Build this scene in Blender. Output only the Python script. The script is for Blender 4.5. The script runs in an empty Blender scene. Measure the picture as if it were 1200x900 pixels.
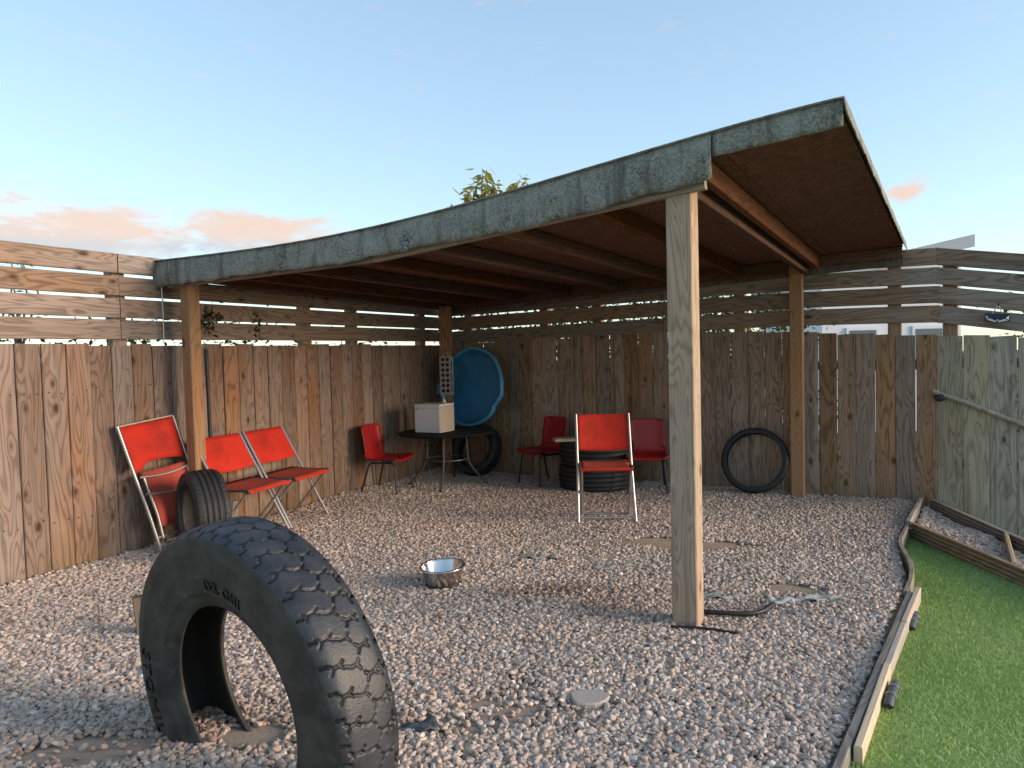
import bpy, bmesh, math, random
import numpy as np
from mathutils import Vector, Matrix

random.seed(7); rng = np.random.default_rng(11)
sc = bpy.context.scene
col = sc.collection
R_ = math.radians

# ------------------------------------------------------------------ camera
CAM_H = 1.2
pitch, roll = R_(2.317), R_(-1.4596)
cp, sp, cr, sr = math.cos(pitch), math.sin(pitch), math.cos(roll), math.sin(roll)
right = Vector((cr, sr*sp, sr*cp)); up = Vector((-sr, cr*sp, cr*cp)); fwd = Vector((0, cp, -sp))
cam = bpy.data.cameras.new('camera'); cam.sensor_width = 36; cam.lens = 36*852/1200
cam.clip_start = .05; cam.clip_end = 2000
co = bpy.data.objects.new('camera', cam); col.objects.link(co)
M = Matrix((right, up, -fwd)).transposed().to_4x4(); M.translation = Vector((0, 0, CAM_H))
co.matrix_world = M
sc.camera = co

# ------------------------------------------------------------------ sky, sun, exposure
SUN_DIR = Vector((.965, -.26, 0)).normalized(); SUN_EL = R_(13)
SKY_STRENGTH = .122
sun = bpy.data.lights.new('sun', 'SUN'); sun.energy = 1.25; sun.angle = R_(28); sun.color = (1, .76, .56)
so = bpy.data.objects.new('sun', sun); col.objects.link(so)
tosun = Vector((SUN_DIR.x*math.cos(SUN_EL), SUN_DIR.y*math.cos(SUN_EL), math.sin(SUN_EL)))
so.rotation_euler = tosun.to_track_quat('Z', 'Y').to_euler(); so.location = (20, -8, 12)
sc.view_settings.view_transform = 'Standard'; sc.view_settings.look = 'None'
sc.view_settings.exposure = 1.98; sc.view_settings.gamma = 1; sc.view_settings.use_curve_mapping = False

world = bpy.data.worlds.new('World'); sc.world = world; world.use_nodes = True
wt = world.node_tree; wt.nodes.clear()
class NT:
    """tiny helper around a node tree"""
    def __init__(s, t): s.t = t
    def n(s, kind, **kw):
        nd = s.t.nodes.new(kind)
        for k, v in kw.items():
            if k.startswith('i_'): nd.inputs[k[2:].replace('_', ' ')].default_value = v
            else: setattr(nd, k, v)
        return nd
    def l(s, a, b): s.t.links.new(a, b)
    def put(s, sock, v):
        if hasattr(v, 'is_linked') or isinstance(v, bpy.types.NodeSocket): s.l(v, sock)
        else: sock.default_value = v
    def math(s, op, a, b=0.0, c=0.0, clamp=False):
        nd = s.n('ShaderNodeMath', operation=op, use_clamp=clamp)
        s.put(nd.inputs[0], a); s.put(nd.inputs[1], b); s.put(nd.inputs[2], c)
        return nd.outputs[0]
    def vmath(s, op, a, b=(0, 0, 0)):
        nd = s.n('ShaderNodeVectorMath', operation=op)
        s.put(nd.inputs[0], a); s.put(nd.inputs[1], b)
        return nd.outputs[0]
    def mix(s, f, a, b, blend='MIX'):
        nd = s.n('ShaderNodeMix', data_type='RGBA', blend_type=blend)
        s.put(nd.inputs[0], f); s.put(nd.inputs[6], a); s.put(nd.inputs[7], b)
        return nd.outputs[2]
    def ramp(s, f, stops, interp='LINEAR'):
        nd = s.n('ShaderNodeValToRGB'); cr = nd.color_ramp; cr.interpolation = interp
        while len(cr.elements) > 1: cr.elements.remove(cr.elements[-1])
        for i, (p, c) in enumerate(stops):
            e = cr.elements[0] if i == 0 else cr.elements.new(p)
            e.position = p; e.color = c if len(c) == 4 else (*c, 1)
        s.put(nd.inputs[0], f)
        return nd.outputs[0]
    def smooth(s, v, a, b):
        nd = s.n('ShaderNodeMapRange', interpolation_type='SMOOTHSTEP')
        s.put(nd.inputs[0], v); nd.inputs[1].default_value = a; nd.inputs[2].default_value = b
        return nd.outputs[0]
    def noise(s, v, scale, detail=3, rough=.55, dist=0.0):
        nd = s.n('ShaderNodeTexNoise'); s.l(v, nd.inputs['Vector'])
        nd.inputs['Scale'].default_value = scale; nd.inputs['Detail'].default_value = detail
        nd.inputs['Roughness'].default_value = rough; nd.inputs['Distortion'].default_value = dist
        return nd.outputs[0]
def rgb(c): return (*c, 1)

W = NT(wt)
sky = W.n('ShaderNodeTexSky', sky_type='NISHITA', sun_disc=False, sun_elevation=SUN_EL,
          sun_rotation=math.atan2(SUN_DIR.x, SUN_DIR.y), altitude=50, air_density=1.0, dust_density=.3, ozone_density=1.6)
tc = W.n('ShaderNodeTexCoord').outputs['Generated']
sep = W.n('ShaderNodeSeparateXYZ'); W.l(tc, sep.inputs[0])
az = W.math('ARCTAN2', sep.outputs[0], sep.outputs[1]); el = W.math('ARCSINE', sep.outputs[2])
comb = W.n('ShaderNodeCombineXYZ'); W.l(W.math('MULTIPLY', az, 1.0), comb.inputs[0]); W.l(W.math('MULTIPLY', el, 3.2), comb.inputs[1])
# low banks of cloud round the horizon, the largest of them to the north west
def bank(a0, e0, sa, se):
    da = W.math('DIVIDE', W.math('SUBTRACT', az, R_(a0)), R_(sa)); de = W.math('DIVIDE', W.math('SUBTRACT', el, R_(e0)), R_(se))
    return W.math('EXPONENT', W.math('MULTIPLY', W.math('ADD', W.math('MULTIPLY', da, da), W.math('MULTIPLY', de, de)), -1.0))
banks = bank(-31, 8.6, 10, 2.0)
for b in ((-19.5, 9.3, 6.0, 1.7), (-42, 7.5, 9, 2.6), (28.3, 10.3, 1.3, .6), (75, 7, 12, 2), (130, 9, 14, 2.5), (-95, 8, 14, 2.4), (-150, 10, 16, 3)):
    banks = W.math('MAXIMUM', banks, bank(*b))
cn = W.noise(comb.outputs[0], 11, 8, .68, .3)
cmask = W.smooth(W.math('ADD', W.math('MULTIPLY', banks, .50), W.math('MULTIPLY', cn, 1.05)), .61, .93)
lit = W.smooth(W.math('ADD', W.math('MULTIPLY', W.math('SUBTRACT', el, R_(8.2)), 16), W.math('SUBTRACT', W.noise(comb.outputs[0], 9, 3), .5)), -.35, .35)
ccol = W.mix(lit, (1.15, 1.32, 1.5, 1), (2.0, 1.44, 1.12, 1))
hs = W.n('ShaderNodeHueSaturation'); W.l(sky.outputs[0], hs.inputs['Color']); hs.inputs['Saturation'].default_value = .98
gm = W.n('ShaderNodeGamma'); W.l(hs.outputs[0], gm.inputs[0]); gm.inputs[1].default_value = .62
skyc = W.mix(1.0, gm.outputs[0], (.865, .965, 1.025, 1), 'MULTIPLY')
wcol = W.mix(W.math('MULTIPLY', cmask, .85), skyc, ccol)
bg = W.n('ShaderNodeBackground'); W.l(wcol, bg.inputs[0]); bg.inputs[1].default_value = SKY_STRENGTH
W.l(bg.outputs[0], W.n('ShaderNodeOutputWorld').inputs[0])

# ------------------------------------------------------------------ helpers
class MB:
    def __init__(s): s.v = []; s.f = []
    def add(s, vs, fs):
        o = len(s.v); s.v += [tuple(v) for v in vs]; s.f += [tuple(i+o for i in f) for f in fs]; return s
    def box(s, x0, x1, y0, y1, z0, z1):
        return s.add([(x0,y0,z0),(x1,y0,z0),(x1,y1,z0),(x0,y1,z0),(x0,y0,z1),(x1,y0,z1),(x1,y1,z1),(x0,y1,z1)],
                     [(0,3,2,1),(4,5,6,7),(0,1,5,4),(1,2,6,5),(2,3,7,6),(3,0,4,7)])
    def cbox(s, cx, cy, cz, lx, ly, lz, ch=.004, axis='Z', bow=0):
        """box chamfered along its long axis"""
        a = {'X': (1, 2, 0), 'Y': (2, 0, 1), 'Z': (0, 1, 2)}[axis]; L = (lx, ly, lz); c = (cx, cy, cz)
        hx, hy, hz = L[a[0]]/2, L[a[1]]/2, L[a[2]]/2; ch = min(ch, hx*.45, hy*.45)
        oct_ = [(hx-ch,-hy),(hx,-hy+ch),(hx,hy-ch),(hx-ch,hy),(-hx+ch,hy),(-hx,hy-ch),(-hx,-hy+ch),(-hx+ch,-hy)]
        vs = []
        for w in (-hz, hz):
            for p in oct_:
                q = [0, 0, 0]; q[a[0]] = p[0]; q[a[1]] = p[1]; q[a[2]] = w
                vs.append((q[0]+c[0], q[1]+c[1], q[2]+c[2]))
        fs = [tuple(range(7, -1, -1)), tuple(range(8, 16))] + [(i, (i+1) % 8, 8+(i+1) % 8, 8+i) for i in range(8)]
        return s.add(vs, fs)
    def tube(s, pts, r, seg=8, closed=False, r2=None):
        pts = [Vector(p) for p in pts]; n = len(pts); rings = []
        t0 = (pts[1]-pts[0]).normalized(); u = t0.orthogonal().normalized(); prev = t0
        for i, p in enumerate(pts):
            if closed: t = (pts[(i+1) % n]-pts[i-1]).normalized()
            else: t = (pts[min(i+1, n-1)]-pts[max(i-1, 0)]).normalized()
            u = prev.rotation_difference(t) @ u; u = (u-t*u.dot(t)).normalized(); prev = t; w = t.cross(u)
            rr = r if r2 is None else r+(r2-r)*i/(n-1)
            rings.append([p+(u*math.cos(k*2*math.pi/seg)+w*math.sin(k*2*math.pi/seg))*rr for k in range(seg)])
        vs = [v for ring in rings for v in ring]; fs = []
        m = n if closed else n-1
        for i in range(m):
            for k in range(seg):
                j = (i+1) % n
                fs.append((i*seg+k, i*seg+(k+1) % seg, j*seg+(k+1) % seg, j*seg+k))
        if not closed: fs += [tuple(range(seg-1, -1, -1)), tuple((n-1)*seg+k for k in range(seg))]
        return s.add(vs, fs)
    def lathe(s, prof, seg=48, axis='Z', close=False):
        vs = []; fs = []; n = len(prof)
        for i in range(seg):
            a = 2*math.pi*i/seg
            for r, h in prof:
                if axis == 'Z': vs.append((r*math.cos(a), r*math.sin(a), h))
                else: vs.append((h, r*math.cos(a), r*math.sin(a)))
        for i in range(seg):
            j = (i+1) % seg
            for k in range(n if close else n-1):
                m = (k+1) % n
                fs.append((i*n+k, j*n+k, j*n+m, i*n+m))
        return s.add(vs, fs)
    def xf(s, mat):
        s.v = [tuple(mat @ Vector(v)) for v in s.v]; return s
    def mesh(s, name, mat=None, smooth=False):
        me = bpy.data.meshes.new(name); me.from_pydata(s.v, [], s.f); me.update()
        if mat: me.materials.append(mat)
        if smooth is True: me.polygons.foreach_set('use_smooth', [True]*len(me.polygons))
        elif smooth: me.shade_smooth() ; me.set_sharp_from_angle(angle=R_(smooth))
        return me
    def build(s, name, mat, parent=None, smooth=False, loc=None, rot=None):
        return obj(name, s.mesh(name, mat, smooth), parent, loc, rot)
def obj(name, me, parent=None, loc=None, rot=None):
    o = bpy.data.objects.new(name, me); col.objects.link(o)
    if parent: o.parent = parent
    if loc is not None: o.location = loc
    if rot is not None: o.rotation_euler = rot
    return o
def empty(name, loc, rz=0, rot=None):
    o = bpy.data.objects.new(name, None); col.objects.link(o); o.location = loc
    o.rotation_euler = rot if rot is not None else (0, 0, rz); o.empty_display_size = .1
    return o
def tag(o, label=None, cat=None, group=None, kind=None):
    for k, v in (('label', label), ('category', cat), ('group', group), ('kind', kind)):
        if v: o[k] = v
    return o
def copy_tree(o, parent=None):
    c = o.copy(); col.objects.link(c); c.parent = parent
    for ch in [x for x in bpy.data.objects if x.parent == o]: copy_tree(ch, c)
    return c
def chaikin(pts, k=2):
    pts = [Vector(p) for p in pts]
    for _ in range(k):
        q = [pts[0]]
        for a, b in zip(pts, pts[1:]): q += [a*.75+b*.25, a*.25+b*.75]
        pts = q+[pts[-1]]
    return pts
def sheet(pts_grid, th):
    """closed thin slab from a grid of points (rows of Vectors), offset along normals by th"""
    nr, nc = len(pts_grid), len(pts_grid[0]); N = []
    for i in range(nr):
        for j in range(nc):
            a = pts_grid[min(i+1, nr-1)][j]-pts_grid[max(i-1, 0)][j]; b = pts_grid[i][min(j+1, nc-1)]-pts_grid[i][max(j-1, 0)]
            N.append(a.cross(b).normalized())
    fl = [p for r in pts_grid for p in r]
    vs = [p+n*th/2 for p, n in zip(fl, N)]+[p-n*th/2 for p, n in zip(fl, N)]; o = nr*nc; fs = []
    for i in range(nr-1):
        for j in range(nc-1):
            a, b, c, d = i*nc+j, i*nc+j+1, (i+1)*nc+j+1, (i+1)*nc+j
            fs += [(a, d, c, b), (o+a, o+b, o+c, o+d)]
    for j in range(nc-1):
        fs += [(j, j+1, o+j+1, o+j), ((nr-1)*nc+j+1, (nr-1)*nc+j, o+(nr-1)*nc+j, o+(nr-1)*nc+j+1)]
    for i in range(nr-1):
        fs += [((i+1)*nc, i*nc, o+i*nc, o+(i+1)*nc), (i*nc+nc-1, (i+1)*nc+nc-1, o+(i+1)*nc+nc-1, o+i*nc+nc-1)]
    return MB().add(vs, fs)

# ------------------------------------------------------------------ materials
def newmat(name):
    m = bpy.data.materials.new(name); m.use_nodes = True; t = m.node_tree; t.nodes.clear(); n = NT(t)
    b = n.n('ShaderNodeBsdfPrincipled'); o = n.n('ShaderNodeOutputMaterial'); n.l(b.outputs[0], o.inputs[0])
    return m, n, b
def bump(n, b, h, strength, dist):
    bp = n.n('ShaderNodeBump'); bp.inputs['Strength'].default_value = strength; bp.inputs['Distance'].default_value = dist
    n.l(h, bp.inputs['Height']); n.l(bp.outputs[0], b.inputs['Normal'])
def plain(name, c, rough=.5, metal=0, spec=.5, var=.12, scale=30, bmp=.15, dirt=None, dirt_amt=.3):
    m, n, b = newmat(name); v = n.n('ShaderNodeTexCoord').outputs['Object']
    f = n.noise(v, scale, 5, .6); f2 = n.noise(v, scale*.18, 3, .6)
    cc = n.mix(f, rgb([x*(1-var) for x in c]), rgb([min(1, x*(1+var)) for x in c]))
    if dirt: cc = n.mix(n.math('MULTIPLY', n.smooth(f2, .42, .68), dirt_amt), cc, rgb(dirt))
    n.l(cc, b.inputs['Base Color']); b.inputs['Roughness'].default_value = rough; b.inputs['Metallic'].default_value = metal
    b.inputs['Specular IOR Level'].default_value = spec
    n.l(n.math('ADD', n.math('MULTIPLY', f2, .25), rough-.12, clamp=True), b.inputs['Roughness'])
    if bmp: bump(n, b, f, bmp, .003)
    return m
def wood(name, light, dark, knot=(.05, .022, .012), grey=(.26, .245, .225), grey_amt=.35, axis='Z', algae=0.0, knots=1.0, rough=.8, ring=1.0, contrast=1.0, stains=.30):
    m, n, b = newmat(name)
    oc = n.n('ShaderNodeTexCoord').outputs['Object']; oi = n.n('ShaderNodeObjectInfo').outputs['Random']
    off = n.n('ShaderNodeCombineXYZ')
    for k, q in enumerate((13.7, 41.3, 27.9)): n.l(n.math('MULTIPLY', oi, q), off.inputs[k])
    v = n.vmath('ADD', oc, off.outputs[0]); ai = 'XYZ'.index(axis)
    def st(t, s): w = [t]*3; w[ai] = s; return n.vmath('MULTIPLY', v, tuple(w))
    vk = st(7.5, 3.6)
    vk = n.vmath('ADD', vk, n.vmath('MULTIPLY', n.n('ShaderNodeTexNoise', i_Scale=3.0).outputs[1], (0, 0, 0)))
    vor = n.n('ShaderNodeTexVoronoi', feature='F1'); n.l(vk, vor.inputs['Vector']); vor.inputs['Scale'].default_value = 1.0
    kd = vor.outputs['Distance']
    halo = n.smooth(kd, .36, .03); core = n.math('MULTIPLY', n.smooth(kd, .125, .06), knots)
    g = n.noise(st(1.0, .11), 7.5, 2, .5, .4)
    ph = n.math('ADD', n.math('MULTIPLY', g, 105*ring), n.math('MULTIPLY', halo, 7*knots))
    rings = n.math('ADD', n.math('MULTIPLY', n.math('SINE', ph), .5), .5)
    rings = n.math('POWER', rings, 2.6)
    fib = n.noise(st(170, 5), 1, 4, .65); fib2 = n.noise(st(38, 1.1), 1, 3, .6); blot = n.noise(st(3.0, 1.0), 1.3, 4, .6)
    f = n.math('ADD', n.math('MULTIPLY', rings, .34*contrast), n.math('ADD', n.math('MULTIPLY', fib, .45), n.math('MULTIPLY', fib2, .40)))
    f = n.smooth(f, .22, .92)
    c = n.mix(f, rgb(light), rgb(dark))
    gm = n.math('MULTIPLY', n.smooth(n.math('ADD', blot, n.math('MULTIPLY', oi, .22)), .42, .78), grey_amt*1.6, clamp=True)
    gc = n.mix(f, rgb([x*1.15 for x in grey]), rgb([x*.6 for x in grey]))
    c = n.mix(gm, c, gc)
    c = n.mix(n.math('MULTIPLY', core, .95), c, rgb(knot))
    c = n.mix(n.math('MULTIPLY', n.smooth(halo, .35, 1.0), .45*knots), c, rgb([x*.75 for x in dark]))
    # rain streaks and ageing
    streak = n.smooth(n.noise(st(22, .5), 1, 4, .7), .55, .75)
    c = n.mix(n.math('MULTIPLY', streak, stains), c, rgb([x*(.5 if stains < .5 else .28) for x in dark]))
    if algae:
        sp_ = n.n('ShaderNodeSeparateXYZ'); n.l(oc, sp_.inputs[0])
        lo = n.smooth(n.math('ADD', sp_.outputs[2], n.math('MULTIPLY', blot, .55)), .62, .1)
        c = n.mix(n.math('MULTIPLY', lo, algae), c, (.075, .085, .032, 1))
    hsv = n.n('ShaderNodeHueSaturation'); n.l(c, hsv.inputs['Color'])
    r2 = n.math('FRACT', n.math('MULTIPLY', oi, 17.31)); r3 = n.math('FRACT', n.math('MULTIPLY', oi, 71.7))
    n.l(n.math('ADD', n.math('MULTIPLY', r2, .42), .76), hsv.inputs['Value']); n.l(n.math('ADD', n.math('MULTIPLY', r3, .5), .72), hsv.inputs['Saturation'])
    n.l(hsv.outputs[0], b.inputs['Base Color']); b.inputs['Roughness'].default_value = rough; b.inputs['Specular IOR Level'].default_value = .25
    bump(n, b, n.math('SUBTRACT', n.math('MULTIPLY', fib2, -.8), n.math('ADD', n.math('MULTIPLY', core, .5), n.math('MULTIPLY', fib, .5))), .55, .004)
    return m

M_board = wood('fence_timber', (.30, .185, .125), (.135, .078, .052), grey_amt=.28, algae=.4)
M_boardR = wood('weathered_timber', (.43, .275, .175), (.20, .112, .065), grey=(.26, .205, .155), grey_amt=.26, algae=.45, stains=.8)
M_boardG = wood('green_weathered_timber', (.38, .32, .225), (.195, .16, .105), grey=(.37, .34, .265), grey_amt=.6, algae=.55, stains=.6)
M_slat = wood('slat_timber', (.31, .20, .135), (.14, .085, .055), grey=(.25, .21, .175), grey_amt=.35, axis='X')
M_slatG = wood('grey_slat_timber', (.34, .24, .165), (.16, .105, .07), grey=(.28, .24, .20), grey_amt=.42, axis='X')
M_post = wood('post_timber', (.50, .355, .235), (.26, .165, .10), grey=(.40, .34, .28), grey_amt=.3, knots=1.0, contrast=.8, ring=1.7, stains=.5)
M_postO = wood('sheltered_post_timber', (.50, .265, .12), (.28, .13, .052), grey=(.40, .28, .18), grey_amt=.15, knots=.9, contrast=.7, ring=1.5)
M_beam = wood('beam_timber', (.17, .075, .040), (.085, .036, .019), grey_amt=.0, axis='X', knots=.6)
M_edgew = wood('pale_edging_timber', (.62, .50, .35), (.44, .33, .22), grey=(.45, .42, .37), grey_amt=.4, axis='X', knots=.5, contrast=.5)
M_edgeg = wood('grey_edging_timber', (.38, .32, .24), (.23, .185, .135), grey=(.30, .285, .26), grey_amt=.6, axis='X', knots=.3)
M_deck = wood('decking_timber', (.42, .32, .225), (.25, .18, .12), grey=(.33, .31, .28), grey_amt=.5, axis='X', knots=.2)
M_beamdark = wood('old_dark_timber', (.16, .13, .10), (.08, .06, .045), grey_amt=.3, knots=.5)

def m_osb():
    m, n, b = newmat('roof_sheathing'); v = n.n('ShaderNodeTexCoord').outputs['Object']
    vs = n.vmath('MULTIPLY', v, (16, 75, 16)); vs2 = n.vmath('MULTIPLY', v, (70, 20, 20))
    a = n.noise(vs, 1, 5, .75, 1.6); c2 = n.noise(vs2, 1, 3, .6, .8); big = n.noise(v, 2.2, 3)
    f = n.math('ADD', n.math('MULTIPLY', a, .6), n.math('MULTIPLY', c2, .4))
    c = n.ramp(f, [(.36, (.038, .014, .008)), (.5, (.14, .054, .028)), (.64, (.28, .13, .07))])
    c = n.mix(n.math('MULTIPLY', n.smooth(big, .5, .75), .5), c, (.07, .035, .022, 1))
    n.l(c, b.inputs['Base Color']); b.inputs['Roughness'].default_value = .75; bump(n, b, f, .5, .003); return m
M_osb = m_osb()
def m_felt():
    m, n, b = newmat('mineral_felt'); v = n.n('ShaderNodeTexCoord').outputs['Object']
    g = n.math('ADD', n.math('MULTIPLY', n.noise(v, 260, 2, .7), .5), n.math('MULTIPLY', n.noise(v, 85, 4, .75), .5)); blot = n.noise(v, 7, 5, .65); lich = n.noise(v, 3.2, 5, .7); sp_ = n.noise(v, 95, 2, .5)
    vst = n.vmath('MULTIPLY', v, (14, 14, 1.6)); run = n.noise(vst, 1, 4, .65)
    c = n.mix(n.smooth(g, .38, .62), (.085, .088, .070, 1), (.33, .335, .285, 1))
    c = n.mix(n.math('MULTIPLY', n.smooth(blot, .4, .7), .5), c, (.33, .345, .315, 1))
    c = n.mix(n.math('MULTIPLY', n.smooth(run, .48, .70), .7), c, (.065, .062, .05, 1))
    blk = n.math('MULTIPLY', n.smooth(lich, .50, .66), n.smooth(sp_, .42, .6))
    c = n.mix(n.math('MULTIPLY', blk, .9), c, (.022, .02, .016, 1))
    wh = n.math('MULTIPLY', n.smooth(n.noise(v, 55, 3, .7), .68, .74), n.smooth(blot, .4, .6))
    c = n.mix(wh, c, (.45, .46, .42, 1))
    n.l(c, b.inputs['Base Color']); b.inputs['Roughness'].default_value = .9
    bump(n, b, n.math('ADD', g, n.math('MULTIPLY', blot, 1.5)), .6, .004); return m
M_felt = m_felt()
def m_rubber(name, base, dust, amt, rough=.62, scale=9):
    m, n, b = newmat(name); v = n.n('ShaderNodeTexCoord').outputs['Object']
    d = n.noise(v, scale, 6, .65); fn = n.noise(v, 160, 3, .6); sc_ = n.noise(n.vmath('MULTIPLY', v, (30, 9, 30)), 1, 5, .7)
    f = n.math('MULTIPLY', n.smooth(d, .3, .7), amt)
    c = n.mix(f, rgb(base), rgb(dust)); c = n.mix(n.math('MULTIPLY', n.smooth(sc_, .56, .78), amt*.6), c, rgb([x*1.9 for x in dust]))
    c = n.mix(n.n('ShaderNodeAttribute', attribute_name='tone').outputs['Fac'], c, (.006, .006, .007, 1))   # dust-free groove rubber, with the grooves' shade painted in as near black
    n.l(c, b.inputs['Base Color']); n.l(n.math('ADD', n.math('MULTIPLY', d, .3), rough-.15), b.inputs['Roughness'])
    b.inputs['Specular IOR Level'].default_value = .45
    bump(n, b, n.math('ADD', fn, n.math('MULTIPLY', d, 1.0)), .3, .004); return m
M_rub = m_rubber('tyre_rubber', (.014, .014, .016), (.04, .04, .042), .6)
M_rubtread = m_rubber('worn_tread_rubber', (.012, .014, .019), (.046, .050, .058), .8, .46)
M_rubside = m_rubber('dusty_sidewall_rubber', (.015, .016, .014), (.062, .062, .050), .9, .66)
M_rubdark = m_rubber('liner_rubber', (.012, .012, .011), (.03, .028, .024), .6, .75)
M_letter = plain('black_letter_rubber', (.008, .008, .010), .45, var=.2)
def m_fabric(name, c):
    m, n, b = newmat(name); v = n.n('ShaderNodeTexCoord').outputs['Object']
    w1 = n.n('ShaderNodeTexWave', i_Scale=160.0); w1.bands_direction = 'X'; n.l(v, w1.inputs['Vector'])
    w2 = n.n('ShaderNodeTexWave', i_Scale=160.0); w2.bands_direction = 'Z'; n.l(v, w2.inputs['Vector'])
    s_ = n.noise(v, 5, 4, .6)
    cc = n.mix(n.smooth(s_, .35, .75), rgb(c), rgb([c[0]*.62, c[1]*.8, c[2]*.8]))
    n.l(cc, b.inputs['Base Color']); b.inputs['Roughness'].default_value = .8; b.inputs['Specular IOR Level'].default_value = .2
    bump(n, b, n.math('ADD', n.math('ADD', w1.outputs[0], w2.outputs[0]), n.math('MULTIPLY', s_, 4)), .18, .002); return m
M_red = m_fabric('red_mesh_fabric', (.56, .032, .018)); M_redold = m_fabric('faded_red_fabric', (.42, .07, .045))
M_redpl = plain('red_plastic', (.36, .012, .014), .42, var=.1, scale=12, bmp=.05, dirt=(.2, .03, .03), dirt_amt=.4)
M_tube = plain('aluminium_tube', (.46, .45, .44), .38, metal=.75, var=.1, dirt=(.3, .27, .24), dirt_amt=.3)
M_tubedull = plain('dull_grey_tube', (.10, .095, .09), .5, metal=.4, var=.2)
M_steel = plain('stainless_steel', (.66, .65, .63), .2, metal=1, var=.05, scale=8, bmp=.02, dirt=(.35, .28, .22), dirt_amt=.3)
M_black = plain('black_paint', (.018, .018, .02), .55, var=.2)
M_tabletop = plain('matt_black_laminate', (.014, .014, .015), .8, spec=.15, var=.2)
M_white = plain('white_coated_metal', (.80, .80, .79), .4, var=.04, scale=6, bmp=0, dirt=(.5, .47, .42), dirt_amt=.3)
M_beige = plain('cream_coated_metal', (.56, .47, .38), .5, var=.05, scale=6, bmp=0)
M_blue = plain('blue_plastic', (.045, .24, .46), .38, var=.12, scale=7, bmp=.05, dirt=(.05, .16, .25), dirt_amt=.5)
M_bluerim = plain('pale_blue_plastic', (.09, .32, .53), .4, var=.12, scale=9, bmp=.05)
M_panel = plain('pale_grey_plastic', (.42, .40, .37), .55, var=.08, bmp=0)
M_solar = plain('solar_panel', (.008, .011, .03), .18, var=.2, bmp=0)
M_refl = plain('silver_reflector', (.62, .63, .62), .3, metal=.5, var=.1, bmp=0)
M_cord = plain('pale_cord', (.62, .58, .5), .8)
M_bracket = plain('blue_grey_plastic', (.05, .065, .075), .6, var=.25, dirt=(.2, .2, .19))
M_membrane = plain('weed_membrane', (.25, .275, .26), .85, var=.35, scale=60, bmp=.5, dirt=(.42, .385, .34), dirt_amt=.8)
M_membraneb = plain('pale_blue_membrane', (.36, .42, .42), .85, var=.25, scale=50, bmp=.5, dirt=(.42, .37, .31), dirt_amt=.8)
M_stone = plain('pale_stone', (.42, .38, .335), .85, var=.2, scale=50, bmp=.4, dirt=(.3, .27, .23))
M_housew = plain('white_render', (.72, .75, .78), .7, var=.04, scale=3, bmp=.05)
M_houser = plain('pale_roof_sheet', (.36, .42, .45), .5, var=.08, scale=4, bmp=.05)
M_glass = plain('dark_window_glass', (.10, .13, .16), .1, var=.1, bmp=0)
M_bottlew = plain('white_bottle_plastic', (.72, .72, .72), .4, bmp=0); M_bottleb = plain('blue_bottle_plastic', (.03, .3, .5), .35, bmp=0)

def m_ground():
    m, n, b = newmat('gravel_subsoil'); v = n.n('ShaderNodeTexCoord').outputs['Object']
    at = n.n('ShaderNodeAttribute', attribute_name='sand').outputs['Fac']
    f = n.noise(v, 60, 5, .7); g = n.noise(v, 7, 5, .6); h = n.noise(v, 240, 3, .6)
    c = n.mix(f, (.20, .155, .12, 1), (.38, .31, .25, 1))
    s_ = n.mix(n.math('ADD', n.math('MULTIPLY', f, .5), n.math('MULTIPLY', g, .5)), (.27, .20, .145, 1), (.52, .425, .335, 1))
    c = n.mix(n.smooth(n.math('ADD', at, n.math('MULTIPLY', n.math('SUBTRACT', g, .5), .6)), .3, .6), c, s_)
    n.l(c, b.inputs['Base Color']); b.inputs['Roughness'].default_value = .95; bump(n, b, n.math('ADD', f, n.math('MULTIPLY', h, .6)), .8, .008); return m
M_ground = m_ground()
def m_pebble():
    m, n, b = newmat('gravel_pebbles'); v = n.n('ShaderNodeTexCoord').outputs['Object']
    t = n.n('ShaderNodeAttribute', attribute_name='tone', attribute_type='INSTANCER').outputs['Fac']
    d = n.n('ShaderNodeAttribute', attribute_name='brown_amt', attribute_type='INSTANCER').outputs['Fac']
    c = n.ramp(t, [(0, (.16, .125, .10)), (.12, (.34, .265, .215)), (.28, (.47, .375, .31)), (.42, (.58, .465, .38)), (.55, (.52, .44, .385)), (.68, (.64, .54, .46)), (.82, (.56, .41, .315)), (.9, (.70, .62, .54)), (1, (.80, .74, .67))])
    w = n.n('ShaderNodeNewGeometry').outputs['Position']; f = n.noise(w, 190, 4, .65)
    c = n.mix(n.smooth(f, .3, .7), n.mix(1.0, c, (.78, .76, .74, 1), 'MULTIPLY'), c)
    c = n.mix(d, c, n.mix(1.0, c, (.42, .33, .27, 1), 'MULTIPLY'))
    n.l(c, b.inputs['Base Color']); b.inputs['Roughness'].default_value = .72; b.inputs['Specular IOR Level'].default_value = .35
    return m
M_pebble = m_pebble()
def m_leaf(name, stops, trans=.35):
    m, n, b = newmat(name); t = n.n('ShaderNodeAttribute', attribute_name='tone').outputs['Fac']
    c = n.ramp(t, stops); n.l(c, b.inputs['Base Color']); b.inputs['Roughness'].default_value = .55; b.inputs['Specular IOR Level'].default_value = .3
    tr = n.n('ShaderNodeBsdfTranslucent'); n.l(c, tr.inputs[0]); mx = n.n('ShaderNodeMixShader'); mx.inputs[0].default_value = trans
    o = [x for x in m.node_tree.nodes if x.type == 'OUTPUT_MATERIAL'][0]
    n.l(b.outputs[0], mx.inputs[1]); n.l(tr.outputs[0], mx.inputs[2]); n.l(mx.outputs[0], o.inputs[0]); return m
M_turf = m_leaf('artificial_turf', [(0, (.22, .33, .09)), (.5, (.35, .50, .15)), (.85, (.45, .58, .20)), (1, (.58, .63, .34))], .25)
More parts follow.
